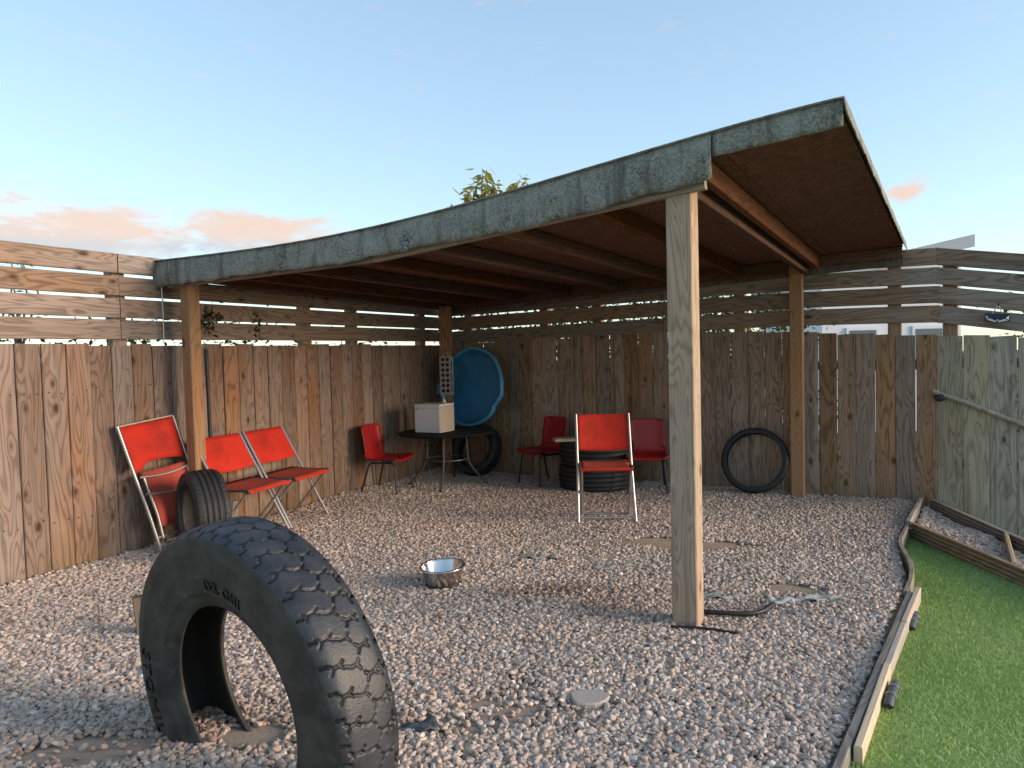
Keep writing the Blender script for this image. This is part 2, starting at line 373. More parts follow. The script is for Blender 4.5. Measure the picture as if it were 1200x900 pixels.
M_turfbase = plain('turf_backing', (.26, .38, .12), .9, var=.3, scale=200, bmp=.4)
M_hedge = m_leaf('hedge_leaf', [(0, (.03, .045, .012)), (.5, (.075, .10, .025)), (.8, (.16, .16, .04)), (1, (.30, .22, .06))])
M_shrub = m_leaf('yellow_green_leaf', [(0, (.12, .15, .04)), (.4, (.34, .32, .07)), (1, (.60, .45, .12))], .5)
M_ivy = m_leaf('dark_ivy_leaf', [(0, (.012, .016, .006)), (1, (.05, .055, .02))], .1)
M_bark = plain('grey_brown_bark', (.11, .085, .06), .9, var=.3, scale=40, bmp=.5)
M_soil = plain('rough_soil_and_grass', (.06, .065, .03), .95, var=.4, scale=2, bmp=.5)

# ------------------------------------------------------------------ layout (metres, camera above the origin)
Lp = Vector((-2.808, 3.904)); Ld = Vector((.47349, .88080)); Ln = Vector((-.88080, .47349))     # fence beside the chairs
nR = Vector((.4936, .8697)); Rd = Vector((.8697, -.4936)); dR = 6.3149                              # fence at the back
Cc = Vector((-.769, 7.697)); K = Cc+Rd*4.5517; Sd = Vector((.905, -.425)).normalized(); Sn = Vector((.425, .905)).normalized()
KERB = [(3.085, 5.497), (2.67, 4.882), (2.422, 4.507), (2.228, 4.129), (2.085, 3.806), (1.889, 3.471), (1.563, 2.997), (1.228, 2.501), (.921, 2.054), (.22, 1.03), (-.55, -.1), (-1.2, -1.05)]
kx = np.interp
def kerb_x(y): return np.interp(y, [p[1] for p in KERB[::-1]], [p[0] for p in KERB[::-1]])
def lz(y): return -.034-.040*np.clip((y-2.6)/1.8, 0, 1)                # lawn level, falling towards the raised bed
def hump(x, y):
    return .010*np.sin(1.7*x+.6)*np.cos(1.3*y)+.006*np.sin(4.1*x+2.2*y)+.004*np.cos(7.3*y-3*x)
# bare places in the gravel: x, y, rx, ry, amount
BARE = [(1.14, 4.40, .36, .13, 1), (.86, 4.50, .26, .10, 1), (1.37, 3.57, .14, .10, 1), (-.06, 2.44, .20, .13, .75), (-.22, 2.33, .16, .07, .7), (.02, 2.62, .08, .10, .6), (-1.33, 2.22, .22, .10, .9),
        (-.86, 2.26, .12, .09, 1), (.16, 4.2, .12, .06, .6), (1.37, 3.40, .20, .05, .8), (.54, 4.01, .14, .05, .5), (.12, 2.95, .12, .05, .3), (.24, 2.47, .07, .07, 1), (.80, 3.12, .10, .07, .5)]
def bare(x, y):
    m = np.zeros_like(x)
    for bx, by, rx, ry, a in BARE:
        d = ((x-bx)/rx)**2+((y-by)/ry)**2+.35*np.sin(23*x+5*by)*np.sin(27*y+3*bx)
        m = np.maximum(m, a*np.clip(1.5-d, 0, 1))
    return m

# ------------------------------------------------------------------ ground and paving
def ground():
    g = MB().add([(-150, -150, -.45), (150, -150, -.45), (150, 150, -.45), (-150, 150, -.45)], [(0, 1, 2, 3)])
    tag(g.build('ground', M_soil), kind='structure')
    ys = np.linspace(-3, 7.9, 150); nx = 110; vs = []; sand = []
    for y in ys:
        # left limit: behind the fence line; right limit: kerb or back fence
        xl = (4.34-.47349*y)/-.88080; xr = min(kerb_x(y)-.02, (dR+.02-.8697*y)/.4936) if y < 5.5 else (dR+.02-.8697*y)/.4936
        xl = min(xl, xr-.05)
        for i in range(nx):
            x = xl+(xr-xl)*i/(nx-1); b = float(bare(np.array([x]), np.array([y]))[0])
            vs.append((x, y, float(hump(x, y))-.012+.006*b)); sand.append(b)
    fs = [(j*nx+i, j*nx+i+1, (j+1)*nx+i+1, (j+1)*nx+i) for j in range(len(ys)-1) for i in range(nx-1)]
    me = MB().add(vs, fs).mesh('gravel_yard', M_ground, True)
    me.attributes.new('sand', 'FLOAT', 'POINT').data.foreach_set('value', sand)
    tag(obj('gravel_yard', me), kind='structure')
    # turf base: from the kerb to the raised bed and on behind the camera
    tv = [(-1.1, -1.05, lz(-1.05)), (4.6, -1.05, lz(-1.05)), (4.6, 2.4, lz(2.4)), (2.62, 3.2, lz(3.2)), (2.62, 4.75, lz(4.75))]+[(x+.02, y, lz(y)) for x, y in KERB[1:-1]]
    tag(MB().add(tv, [tuple(range(len(tv)))]).build('lawn', M_turfbase), kind='structure')
ground()

def gravel_points(xy, z, smin, smax, brown_amt=None):
    n = len(xy); me = bpy.data.meshes.new('gravel'); me.vertices.add(n)
    me.vertices.foreach_set('co', np.column_stack([xy, z]).astype(np.float32).ravel())
    rot = np.column_stack([rng.normal(0, .35, n), rng.normal(0, .35, n), rng.uniform(0, 6.283, n)])
    s = smin+(smax-smin)*rng.beta(1.8, 2.6, n)
    scl = np.column_stack([s*rng.uniform(.95, 1.4, n), s*rng.uniform(.75, 1.05, n), s*rng.uniform(.5, .8, n)])
    for nm, d in (('rot', rot), ('scl', scl)): me.attributes.new(nm, 'FLOAT_VECTOR', 'POINT').data.foreach_set('vector', d.astype(np.float32).ravel())
    me.attributes.new('tone', 'FLOAT', 'POINT').data.foreach_set('value', rng.beta(1.7, 1.5, n).astype(np.float32))
    me.attributes.new('brown_amt', 'FLOAT', 'POINT').data.foreach_set('value', (brown_amt if brown_amt is not None else np.zeros(n)).astype(np.float32))
    me.attributes.new('vid', 'INT', 'POINT').data.foreach_set('value', rng.integers(0, 6, n).astype(np.int32))
    return me
def pebble_tree():
    g = bpy.data.node_groups.new('scatter_pebbles', 'GeometryNodeTree')
    g.interface.new_socket('Geometry', in_out='INPUT', socket_type='NodeSocketGeometry'); g.interface.new_socket('Geometry', in_out='OUTPUT', socket_type='NodeSocketGeometry')
    N = g.nodes.new; L = g.links.new
    gi, go = N('NodeGroupInput'), N('NodeGroupOutput'); join = N('GeometryNodeGeometryToInstance')
    for k in range(6):
        ico = N('GeometryNodeMeshIcoSphere'); ico.inputs['Radius'].default_value = 1; ico.inputs['Subdivisions'].default_value = 3
        pos = N('GeometryNodeInputPosition'); nz = N('ShaderNodeTexNoise'); nz.noise_dimensions = '4D'; nz.inputs['W'].default_value = k*5.3; nz.inputs['Scale'].default_value = .75; nz.inputs['Detail'].default_value = 1.0
        L(pos.outputs[0], nz.inputs['Vector'])
        sub = N('ShaderNodeVectorMath'); sub.operation = 'SUBTRACT'; L(nz.outputs['Color'], sub.inputs[0]); sub.inputs[1].default_value = (.5, .5, .5)
        ml = N('ShaderNodeVectorMath'); ml.operation = 'SCALE'; L(sub.outputs[0], ml.inputs[0]); ml.inputs['Scale'].default_value = 1.5
        sp = N('GeometryNodeSetPosition'); L(ico.outputs['Mesh'], sp.inputs['Geometry']); L(ml.outputs[0], sp.inputs['Offset'])
        sm = N('GeometryNodeSetShadeSmooth'); L(sp.outputs[0], sm.inputs['Geometry'])
        mt = N('GeometryNodeSetMaterial'); mt.inputs['Material'].default_value = M_pebble; L(sm.outputs[0], mt.inputs['Geometry'])
        L(mt.outputs[0], join.inputs[0])
    def attr(nm, t):
        a = N('GeometryNodeInputNamedAttribute'); a.data_type = t; a.inputs['Name'].default_value = nm; return a.outputs['Attribute']
    iop = N('GeometryNodeInstanceOnPoints'); L(gi.outputs[0], iop.inputs['Points']); L(join.outputs[0], iop.inputs['Instance'])
    iop.inputs['Pick Instance'].default_value = True; L(attr('vid', 'INT'), iop.inputs['Instance Index'])
    e = N('FunctionNodeEulerToRotation'); L(attr('rot', 'FLOAT_VECTOR'), e.inputs[0]); L(e.outputs[0], iop.inputs['Rotation'])
    L(attr('scl', 'FLOAT_VECTOR'), iop.inputs['Scale']); L(iop.outputs[0], go.inputs[0])
    return g
PEB = pebble_tree()
def scatter(name, me, label):
    o = obj(name, me); o.modifiers.new('pebbles', 'NODES').node_group = PEB; me.materials.append(M_pebble)
    return tag(o, label, 'gravel', kind='stuff')
def jitter(x0, x1, y0, y1, s):
    gx, gy = np.meshgrid(np.arange(x0, x1, s), np.arange(y0, y1, s*.9)); p = np.column_stack([gx.ravel(), gy.ravel()])
    return p+rng.uniform(-.55, .55, p.shape)*s
def make_gravel():
    parts = []
    for s, lift, keep in ((.0155, 0, 1), (.0195, .0065, .85)):
        p = jitter(-4.2, 3.3, 1.2, 7.8, s)
        ok = (p @ np.array(Ln) < 4.31) & (p @ np.array(nR) < dR-.012) & (p[:, 0] < kerb_x(p[:, 1])-.035) & (np.abs(p[:, 0]) < .80*p[:, 1]+.9)
        p = p[ok]; b = bare(p[:, 0], p[:, 1]); p = p[rng.random(len(p)) < keep*(1-1.05*b)]
        d_l = 4.31-p @ np.array(Ln); d_r = dR-p @ np.array(nR)
        z = hump(p[:, 0], p[:, 1])+lift-.004+.018*np.exp(-np.minimum(d_l, d_r)/.12)*rng.uniform(.3, 1, len(p))+rng.normal(0, .002, len(p))
        parts.append(np.column_stack([p, z]))
    P = np.vstack(parts)
    dm = .9*np.exp(-(((P[:, 0]-.16)/.35)**2+((P[:, 1]-3.62)/.13)**2))+.7*np.exp(-(((P[:, 0]-.42)/.18)**2+((P[:, 1]-3.38)/.14)**2))+.55*np.exp(-(((P[:, 0]+1.0)/.5)**2+((P[:, 1]-2.3)/.2)**2))
    dm += .35*np.clip((P @ np.array([*nR, 0])-4.0)/1.5, 0, 1)*(.5+.5*np.sin(3*P[:, 0]))  # pebbles also turn browner in bands towards the back fence
    dm = np.clip(dm*rng.uniform(.3, 1.3, len(P)), 0, 1)
    scatter('gravel', gravel_points(P[:, :2], P[:, 2], .0066, .0152, dm), 'pinkish grey pea gravel spread over the whole yard')
make_gravel()

# ------------------------------------------------------------------ fences
def slab_mesh(name, w, t, h, mat, axis='Z', ch=.004, skew=0.0):
    """board standing on its origin, face at y=0, thickness to +y"""
    m = MB()
    if axis == 'Z': m.cbox(0, t/2, h/2, w, t, h, ch, 'Z')
    else: m.cbox(w/2, t/2, 0, w, t, h, ch, 'X')
    if skew: m.v = [(x, y, z+skew*x/w*(z > h*.5)) for x, y, z in m.v]
    return m.mesh(name, mat)
def fence(root_loc, d, length, mats, top_fn, bottom, label, post_s, slat_fn, slat_cuts, pitch=.14, gap=(.002, .006), gaps_wide=(), top_jit=.006, z_cut=1.34):
    """top_fn(s): board top height; slat_fn(i, s): (bottom, top) of slat i"""
    rz = math.atan2(d.y, d.x)
    root = empty('timber_fence', (*root_loc, 0), rz); tag(root, label, 'fence', 'timber fences round the yard')
    n = int(round(length/pitch)); cache = {}
    for i in range(n):
        s = (i+.5)*length/n; g = random.uniform(*gap)
        if i in gaps_wide: g = .0055
        w = round(length/n-g, 3); h = top_fn(s)+random.uniform(-top_jit, top_jit)-bottom
        hk = round(h/.012)*.012
        key = (w, round(hk, 3))
        if key not in cache: cache[key] = slab_mesh('fence_board', w, .02, hk, mats[0], skew=random.uniform(-.006, .006))
        o = obj('fence_board', cache[key], root, (s, random.uniform(0, .005), bottom), (random.uniform(-.003, .003), random.uniform(-.003, .003), random.uniform(-.012, .012)))
    nm = MB()
    for i in range(n):
        for dx in (-.038, .041):
            for z in (.3, 1.05):
                x = (i+.5)*length/n+dx+random.uniform(-.008, .008); zz = z+random.uniform(-.02, .02); r = .0042
                nm.add([(x+r*math.cos(q), -.0015, zz+r*math.sin(q)) for q in (0, 1.05, 2.09, 3.14, 4.19, 5.24)]+[(x+r*math.cos(q), .006, zz+r*math.sin(q)) for q in (0, 1.05, 2.09, 3.14, 4.19, 5.24)],
                       [(0, 1, 2, 3, 4, 5)]+[(k, 6+k, 6+(k+1) % 6, (k+1) % 6) for k in range(6)])
    nm.build('nail_heads', M_letter, root)['kind'] = 'stuff'
    for i in range(4):
        for a, b in zip(slat_cuts, slat_cuts[1:]):
            z0a, z1a = slat_fn(i, a); z0b, z1b = slat_fn(i, b); L = b-a-.006; H = round((z1a-z0a+z1b-z0b)/2, 3)
            m = MB(); nseg = max(2, int(L/.5))
            for k in range(nseg+1):
                s = a+.003+L*k/nseg; z0, z1 = slat_fn(i, s); c = .004
                for (yy, zz) in ((0, z0+c), (c, z0), (.024-c, z0), (.024, z0+c), (.024, z1-c), (.024-c, z1), (c, z1), (0, z1-c)):
                    m.v.append((s-a, yy, zz-z0a))
            m.f = [tuple(range(8)), tuple(nseg*8+7-q for q in range(8))]
            for k in range(nseg):
                for q in range(8): m.f.append((k*8+(q+1) % 8, k*8+q, (k+1)*8+q, (k+1)*8+(q+1) % 8))
            m.build('fence_slat', mats[1], root, loc=(a, .004+random.uniform(0, .006), z0a), rot=(random.uniform(-.01, .01), 0, random.uniform(-.0015, .0015)))
    for s in post_s:
        m = MB().cbox(0, 0, (1.93-bottom)/2, .095, .075, 1.93-bottom+0*s, .006, 'Z')
        zt = slat_fn(0, s)[1]-.02
        m.v = [(x, y, min(z, zt-bottom)) for x, y, z in m.v]
        m.build('fence_post', M_boardR, root, loc=(s, .085, bottom))
    for z in (.3, 1.05):                                              # rails nailed behind the boards
        m = MB().cbox(length/2, 0, 0, length-.1, .035, .07, .004, 'X'); m.build('fence_rail', M_boardR, root, loc=(0, .046, z))
    return root
LS0 = -2.1; LL = 4.335-LS0
Lroot = Lp+Ld*LS0
SL = [(1.774, 1.895), (1.632, 1.754), (1.494, 1.614), (1.358, 1.481)]
SR = [(1.79, 1.917), (1.648, 1.772), (1.505, 1.632), (1.36, 1.488)]
# local x runs along the fence, local +y points away from the yard
fence(Lroot, Ld, LL, (M_board, M_slat), lambda s: 1.33-.012*s/6.4, -.05, 'long warm brown board fence behind the row of folding chairs', (.4, 2.89, 4.54, 5.13, 6.2),
      lambda i, s: (SL[i][0], SL[i][1]), (0, 2.87, 6.49), z_cut=1.33, gaps_wide=(16, 20))
for ch in [o for o in bpy.data.objects if o.parent and o.parent.name.startswith('timber_fence')]: pass
def rbt(s): return float(np.interp(s, [0, .4, 2.4, 2.8, 3.64, 4.55], [1.325, 1.332, 1.365, 1.36, 1.32, 1.262]))
def rsl(i, s):
    b = float(np.interp(s, [0, 2.6, 3.6, 4.55], [-.035, .005, .016, 0])); return (SR[i][0]+b, SR[i][1]+b)
fence(Cc, Rd, 4.5517, (M_boardR, M_slatG), rbt, -.05, 'weathered brown board fence behind the blue tub and the stacked tyres', (.35, 1.23, 1.79, 2.62, 3.1, 4.27),
      rsl, (0, 2.45, 4.572), gaps_wide=(8, 13, 19, 26, 28), gap=(.002, .006))
def ssl(i, s): return (SR[i][0]-.165*s, SR[i][1]-.165*s)
fs3 = fence(K-Sd*.004, Sd, 1.36, (M_boardG, M_slatG), lambda s: 1.262-.05*s, -.46, 'grey green board fence with a sloping rail beside the lawn', (.10,), ssl, (0, 1.355), pitch=.17, gap=(.004, .009), gaps_wide=(1, 2))
rail = MB().tube([(-.03, -.02, .845), (.2, -.022, .755), (.54, -.02, .60), (.95, -.022, .44), (1.3, -.02, .29)], .017, 7)
rail.build('sloping_rail', M_boardG, fs3, 40)
MB().lathe([(0.001, 0), (.022, 0), (.026, .012), (.02, .03), (.001, .034)], 16, 'Z').xf(Matrix.Scale(1.3, 4)).xf(Matrix.Rotation(R_(90), 4, 'X')).build('black_knob', M_black, fs3, 40, loc=(.02, 0, .80))

# ------------------------------------------------------------------ shelter
SH = empty('timber_shelter', (.754, 3.186, 0)); SHo = Vector((.754, 3.186, 0))
tag(SH, 'open timber shelter with a sloping grey felted roof on four posts', 'shelter')
def shp(name, m, mat, smooth=False, parent=None): # world coords mesh -> child of the shelter
    m.v = [(x-SHo.x, y-SHo.y, z) for x, y, z in m.v]; return m.build(name, mat, parent or SH, smooth)
def sp3(s, d, z): return Vector((Rd.x*s+nR.x*d, Rd.y*s+nR.y*d, z))
ZF_S = [-4.45, -4.33, -3.71, -3.05, -2.49, -2.01, -1.52, -1.03, -.755, -.26, 0]; ZF = [1.872, 1.875, 1.866, 1.873, 1.906, 1.938, 1.993, 2.062, 2.088, 2.128, 2.146]
DF = 3.144-.075
ZFP = np.polyfit(ZF_S, ZF, 4)
def zf(s): return float(np.polyval(ZFP, s))
def zb(s): return float(np.interp(s, [-4.4, -.1], [1.785, 1.965]))
def sback(s): return -4.36+(s+4.36)*(4.24/4.10)                 # roof splays a little towards the back
DB = dR-.045
def roof(s, t, dz=0):
    """s: station on the front edge, t: 0 front .. 1 back"""
    sb = sback(s); return sp3(s+(sb-s)*t, DF+(DB-DF)*t, zf(s)*(1-t)+zb(sb)*t+dz)
FBOT_S = [-4.40, -3.47, -2.62, -2.21, -2.0, -1.35, -1.03, -.88, -.757]; FBOT = [1.715, 1.715, 1.742, 1.752, 1.768, 1.824, 1.876, 1.886, 1.888]
# sheathing sheets
cuts = [-4.34, -3.14, -1.93, -.76, -.275]
for a, b in zip(cuts, cuts[1:]):
    g = [[roof(a+.002+(b-a-.004)*i/6, .004+.992*j/8, -.022) for j in range(9)] for i in range(7)]
    shp('roof_board', sheet(g, .018), M_osb)
# rafters
def beam_between(p, q, w, h, mat, name, ch=.004):
    p, q = Vector(p), Vector(q); d = q-p; L = d.length; x = d.normalized(); y = Vector((0, 0, 1)).cross(x).normalized(); z = x.cross(y)
    m = MB().cbox(L/2, 0, 0, L, w, h, ch, 'X').mesh(name, mat); o = obj(name, m, SH)
    mt = Matrix((x, y, z)).transposed().to_4x4(); mt.translation = p-SHo; o.matrix_local = mt
    return o
for s in (-1.42, -1.95, -2.42, -2.92, -3.42, -3.92):
    a, b = roof(s, .03, -.078), roof(s, .965, -.078); beam_between(a, b, .045, .088, M_beam, 'rafter')
beam_between(roof(-.93, .03, -.10), roof(-.93, .965, -.10), .048, .125, M_beam, 'rafter')
beam_between(roof(-.845, .03, -.085), roof(-.845, .965, -.085), .045, .095, M_beam, 'rafter')
beam_between(roof(-4.28, .03, -.078), roof(-4.28, .965, -.078), .045, .088, M_beam, 'rafter')
# front beam behind the felt, in straight lengths, and the back beam
FBP = np.polyfit(FBOT_S, FBOT, 3)
def fb(s): return float(np.polyval(FBP, s))
for a, b in ((-4.34, -2.6), (-2.598, -.80)):
    beam_between(sp3(a, DF+.028, fb(a)+.031), sp3(b, DF+.028, fb(b)+.031), .045, .10, M_edgeg, 'front_beam')
pa, pb = sp3(-4.33, DB-.06, 1.715), sp3(-.93, DB-.06, 1.845)
beam_between(pa, pb, .05, .10, M_beam, 'back_beam')
beam_between(sp3(-.926, DB-.06, 1.862), sp3(-.14, DB-.06, 1.893), .05, .085, M_beam, 'back_beam')
beam_between(sp3(-4.33, DB-.005, 1.69), sp3(-.14, DB-.005, 1.86), .02, .12, M_beamdark, 'wall_plate')
# posts
def post(s, d, h, w, mat, lean=(0, 0)):
    m = MB().cbox(0, 0, (h+.12)/2, w, w*.98, h+.12, .005, 'Z'); m.v = [(x+lean[0]*z, y+lean[1]*z, z) for x, y, z in m.v]
    p = sp3(s, d, -.12); o = m.build('post', mat, SH, loc=(p.x-SHo.x, p.y-SHo.y, -.12)); o.rotation_euler = (0, 0, math.atan2(Rd.y, Rd.x)); return o
post(-.915, 3.147, 1.89, .112, M_post)
post(-4.215, 3.15, 1.727, .088, M_postO)
post(-.885, 6.19, 1.84, .098, M_postO)
post(-4.19, 6.06, 1.70, .095, M_boardR)
# roofing felt over the top, flap down the front, narrow return at the open end
g = [[roof(-4.40+4.142*i/60, -.012+1.016*j/16, .0+.0012*math.sin(9*i+j)*(random.random()-.3)) for j in range(17)] for i in range(61)]
shp('roofing_felt', sheet(g, .006), M_felt, True)
rows = []
nS = 150
for j in range(9):
    r = []
    for i in range(nS+1):
        s = -4.42+(4.42-.757)*i/nS; top = zf(s)+.003; bot = fb(s)+.006*math.sin(s*5)+.004*math.sin(s*17+1)+.003*math.sin(s*41)+.002*math.sin(s*97)
        if s < -4.3: bot -= .03*(-4.3-s)/.12
        t = j/8; z = top*(1-t)+bot*t
        out = .010+.012*math.sin(t*2.6)+.005*math.sin(s*5.3+t*2)*t+.003*math.sin(s*13.1+4*t)+.02*math.exp(-((s+.9)/.16)**2)*math.sin(t*3.1)*math.sin(s*24+t*3)
        r.append(sp3(s, DF-.012-out, z))
    rows.append(r)
shp('felt_flap', sheet(rows, .005), M_felt, True)
rows = []
for j in range(6):
    r = []
    for i in range(25):
        s = -.753+.49*i/24; t = j/5; top = zf(s)+.003; bot = np.interp(s, [-.76, -.25], [1.99, 2.030])+.0012*math.sin(s*40)
        r.append(sp3(s, DF-.020-.006*math.sin(t*3)-.0015*math.sin(s*17), top*(1-t)+bot*t))
    rows.append(r)
shp('felt_flap', sheet(rows, .005), M_felt, True)
rows = []
for j in range(6):
    r = []
    for i in range(61):
        t = -.012+1.016*i/60; p = roof(-.27, t); u = j/5
        drop = .066+.003*math.sin(t*31)+.002*math.sin(t*97)+.003*math.sin(t*211); q = p+Vector((Rd.x, Rd.y, 0))*(.012+.010*u+.001*math.sin(t*40)); q.z = p.z+.003-drop*u
        r.append(q)
    rows.append(r)
shp('felt_edge', sheet(rows, .005), M_felt, True)
# ------------------------------------------------------------------ raised bed, kerb edging
def kerb_board(name, pts, w, z0, z1, mat, label, group=None):
    """board bent along plan points, w thick"""
    p = [Vector(q) for q in chaikin([(x, y, 0) for x, y in pts], 2)]; base = p[0].copy(); m = MB(); n = len(p); ch = p[-1]-p[0]; rz = math.atan2(ch.y, ch.x); RI = Matrix.Rotation(-rz, 3, 'Z')
    for i in range(n):
        t = (p[min(i+1, n-1)]-p[max(i-1, 0)]).normalized(); nn = Vector((-t.y, t.x, 0))
        for (a, z) in ((-.5, z0), (.5, z0), (.5, z1-.004), (.38, z1), (-.38, z1), (-.5, z1-.004)):
            q = RI @ (p[i]-base+nn*w*a); m.v.append((q.x, q.y, z-z0))
    for i in range(n-1):
        for k in range(6): m.f.append((i*6+k, i*6+(k+1) % 6, (i+1)*6+(k+1) % 6, (i+1)*6+k))
    m.f += [tuple(range(5, -1, -1)), tuple((n-1)*6+k for k in range(6))]
    return tag(m.build(name, mat, loc=(base.x, base.y, z0), rot=(0, 0, rz)), label, 'edging board', group)
kerb_board('edging_board', [(2.62, 4.80), (2.50, 4.62), (2.30, 4.33), (2.20, 4.06), (2.12, 3.86), (2.00, 3.64), (1.86, 3.44)], .024, -.10, .022, M_edgeg, 'thin bent edging board curving beside the raised bed', 'edging along the gravel')
kerb_board('edging_board', [(1.875, 3.43), (1.228, 2.495), (.55, 1.51), (-.3, .27)], .026, -.10, .020, M_edgeg, 'straight weathered edging board holding back the gravel', 'edging along the gravel')
kerb_board('edging_plank', [(1.945, 3.482), (1.645, 3.055)], .024, -.10, .024, M_edgew, 'short pale plank nailed outside the edging nearest the raised bed', 'pale planks along the lawn')
kerb_board('edging_plank', [(1.642, 3.051), (1.365, 2.650)], .024, -.10, .021, M_edgew, 'middle pale plank along the lawn between the two plastic stakes', 'pale planks along the lawn')
kerb_board('edging_plank', [(1.362, 2.645), (.99, 2.092)], .024, -.10, .024, M_edgew, 'long pale plank along the lawn at the nearest end of the edging', 'pale planks along the lawn')
for (x, y, lab) in ((1.758, 3.185, 'blue grey plastic stake clipped to the edging, farther of two'), (1.295, 2.485, 'blue grey plastic stake clipped to the edging, nearer of two')):
    a = math.atan2(.83, .56); r = empty('edging_stake', (x, y, float(lz(y))), a); tag(r, lab, 'stake', 'stakes holding the edging')
    b = MB().tube([(-.10, 0, .018), (-.095, 0, .022), (-.02, 0, .024), (.07, 0, .022), (.10, 0, .016)], .0165, 10).build('stake_body', M_bracket, r, 40)
    for u in (-.04, .03): MB().tube([(u, .0185*math.cos(q), .024+.0185*math.sin(q)) for q in np.linspace(0, 6.283, 13)[:-1]], .0022, 6, True).build('tie', M_tube, r, 40)
# grooved deck boards of the raised bed
def deck_mesh(L, h, t):
    """grooves on the -y face"""
    prof = [(0, 0)]; n = 5
    for k in range(n):
        z0 = h*(k+.12)/n; z1 = h*(k+.50)/n; prof += [(0, z0), (.014, z0+.002), (.014, z1), (0, z1+.002)]
    prof += [(0, h), (t, h), (t, 0)]; m = MB(); N = len(prof)
    for x in (0, L): m.v += [(x, y, z) for y, z in prof]
    m.f = [tuple(range(N)), tuple(N+N-1-k for k in range(N))]+[(k, N+k, N+(k+1) % N, (k+1) % N) for k in range(N)]
    m.f = [tuple(reversed(f)) for f in m.f]
    return m
bed = empty('raised_bed', (2.596, 4.746, -.09)); tag(bed, 'narrow raised gravel bed edged with grooved decking boards at the lawn edge', 'raised bed')
def bedpart(name, m, mat, loc, rz): return m.build(name, mat, bed, loc=(loc[0]-2.596, loc[1]-4.746, loc[2]), rot=(0, 0, rz))
bedpart('deck_board', deck_mesh(2.2, .125, .024), M_deck, (2.588, 4.74, 0), R_(-90))
bedpart('deck_board', deck_mesh(2.3, .115, .024), M_deck, (3.125, 5.44, .01), math.atan2(-1.27, -.15))
m = MB().cbox(.44, 0, .065, .88, .028, .13, .004, 'X'); bedpart('end_board', m, M_edgeg, (2.59, 4.755, 0), math.atan2(.735, .50))
m = MB().cbox(.36, 0, .0, .72, .022, .05, .004, 'X'); o = bedpart('divider', m, M_edgew, (2.63, 3.80, .10), math.atan2(.64, .39))
bb = [(2.61, 4.73), (3.06, 5.40), (2.90, 4.1), (2.80, 2.6), (2.61, 2.6)]
MB().add([(x-2.596, y-4.746, .055) for x, y in bb], [tuple(reversed(range(5)))]).build('bed_soil', M_ground, bed)
p = jitter(2.6, 3.15, 2.6, 5.45, .017)
e1 = (p[:, 0] > 2.622) & (p[:, 0] < 3.10-.118*(5.44-p[:, 1])-.02) & (p[:, 1] < 4.755+(p[:, 0]-2.60)*1.47-.04)
p = p[e1]; z = -.028+.012*np.sin(p[:, 0]*9)*np.cos(p[:, 1]*7)+rng.normal(0, .003, len(p))
gb = scatter('bed_gravel', gravel_points(p, z, .009, .018), 'loose grey gravel filling the narrow raised bed')

# ------------------------------------------------------------------ lawn blades
def blades():
    p = jitter(.7, 3.0, 1.3, 4.75, .0078)
    kxy = kerb_x(p[:, 1]); ok = (p[:, 0] > kxy+.012) & (p[:, 0] < 2.585) & (p[:, 0] < .80*p[:, 1]+.5); p = p[ok]
    # only cover the near-edge strip behind the planks
    n = len(p); h = rng.uniform(.007, .016, n); a = rng.uniform(0, 6.283, n)+0; bx = rng.normal(.006, .011, n); by = rng.normal(.004, .011, n)
    w = rng.uniform(.0012, .0022, n); dx, dy = np.cos(a)*w, np.sin(a)*w; z = lz(p[:, 1])
    v = np.empty((n, 5, 3))
    v[:, 0] = np.column_stack([p[:, 0]-dx, p[:, 1]-dy, z]); v[:, 1] = np.column_stack([p[:, 0]+dx, p[:, 1]+dy, z])
    v[:, 2] = np.column_stack([p[:, 0]+dx*.9+bx*.4, p[:, 1]+dy*.9+by*.4, z+h*.6]); v[:, 3] = np.column_stack([p[:, 0]-dx*.9+bx*.4, p[:, 1]-dy*.9+by*.4, z+h*.6])
    v[:, 4] = np.column_stack([p[:, 0]+bx*1.4, p[:, 1]+by*1.4, z+h])
    idx = np.arange(n)*5; q = np.column_stack([idx, idx+1, idx+2, idx+3]); t = np.column_stack([idx+3, idx+2, idx+4])
    tone = np.clip(.5+.22*np.sin(p[:, 0]*5.1+1)*np.sin(p[:, 1]*3.7)+rng.normal(0, .17, n), 0, 1)
    o = poly_mesh('artificial_grass', v.reshape(-1, 3), q, t, np.repeat(tone, 5), M_turf)
    tag(o, 'short green artificial grass of the lawn beside the edging', 'grass', kind='stuff')
def poly_mesh(name, v, quads, tris, tone, mat, parent=None):
    me = bpy.data.meshes.new(name); me.vertices.add(len(v)); me.vertices.foreach_set('co', v.astype(np.float32).ravel())
    nq, nt = len(quads), len(tris); loops = np.concatenate([quads.ravel(), tris.ravel()]).astype(np.int32)
    me.loops.add(len(loops)); me.loops.foreach_set('vertex_index', loops); me.polygons.add(nq+nt)
    me.polygons.foreach_set('loop_start', np.concatenate([np.arange(nq)*4, nq*4+np.arange(nt)*3]).astype(np.int32))
    me.update(calc_edges=True); me.validate()
    me.attributes.new('tone', 'FLOAT', 'POINT').data.foreach_set('value', tone.astype(np.float32)); me.materials.append(mat)
    return obj(name, me, parent)
blades()

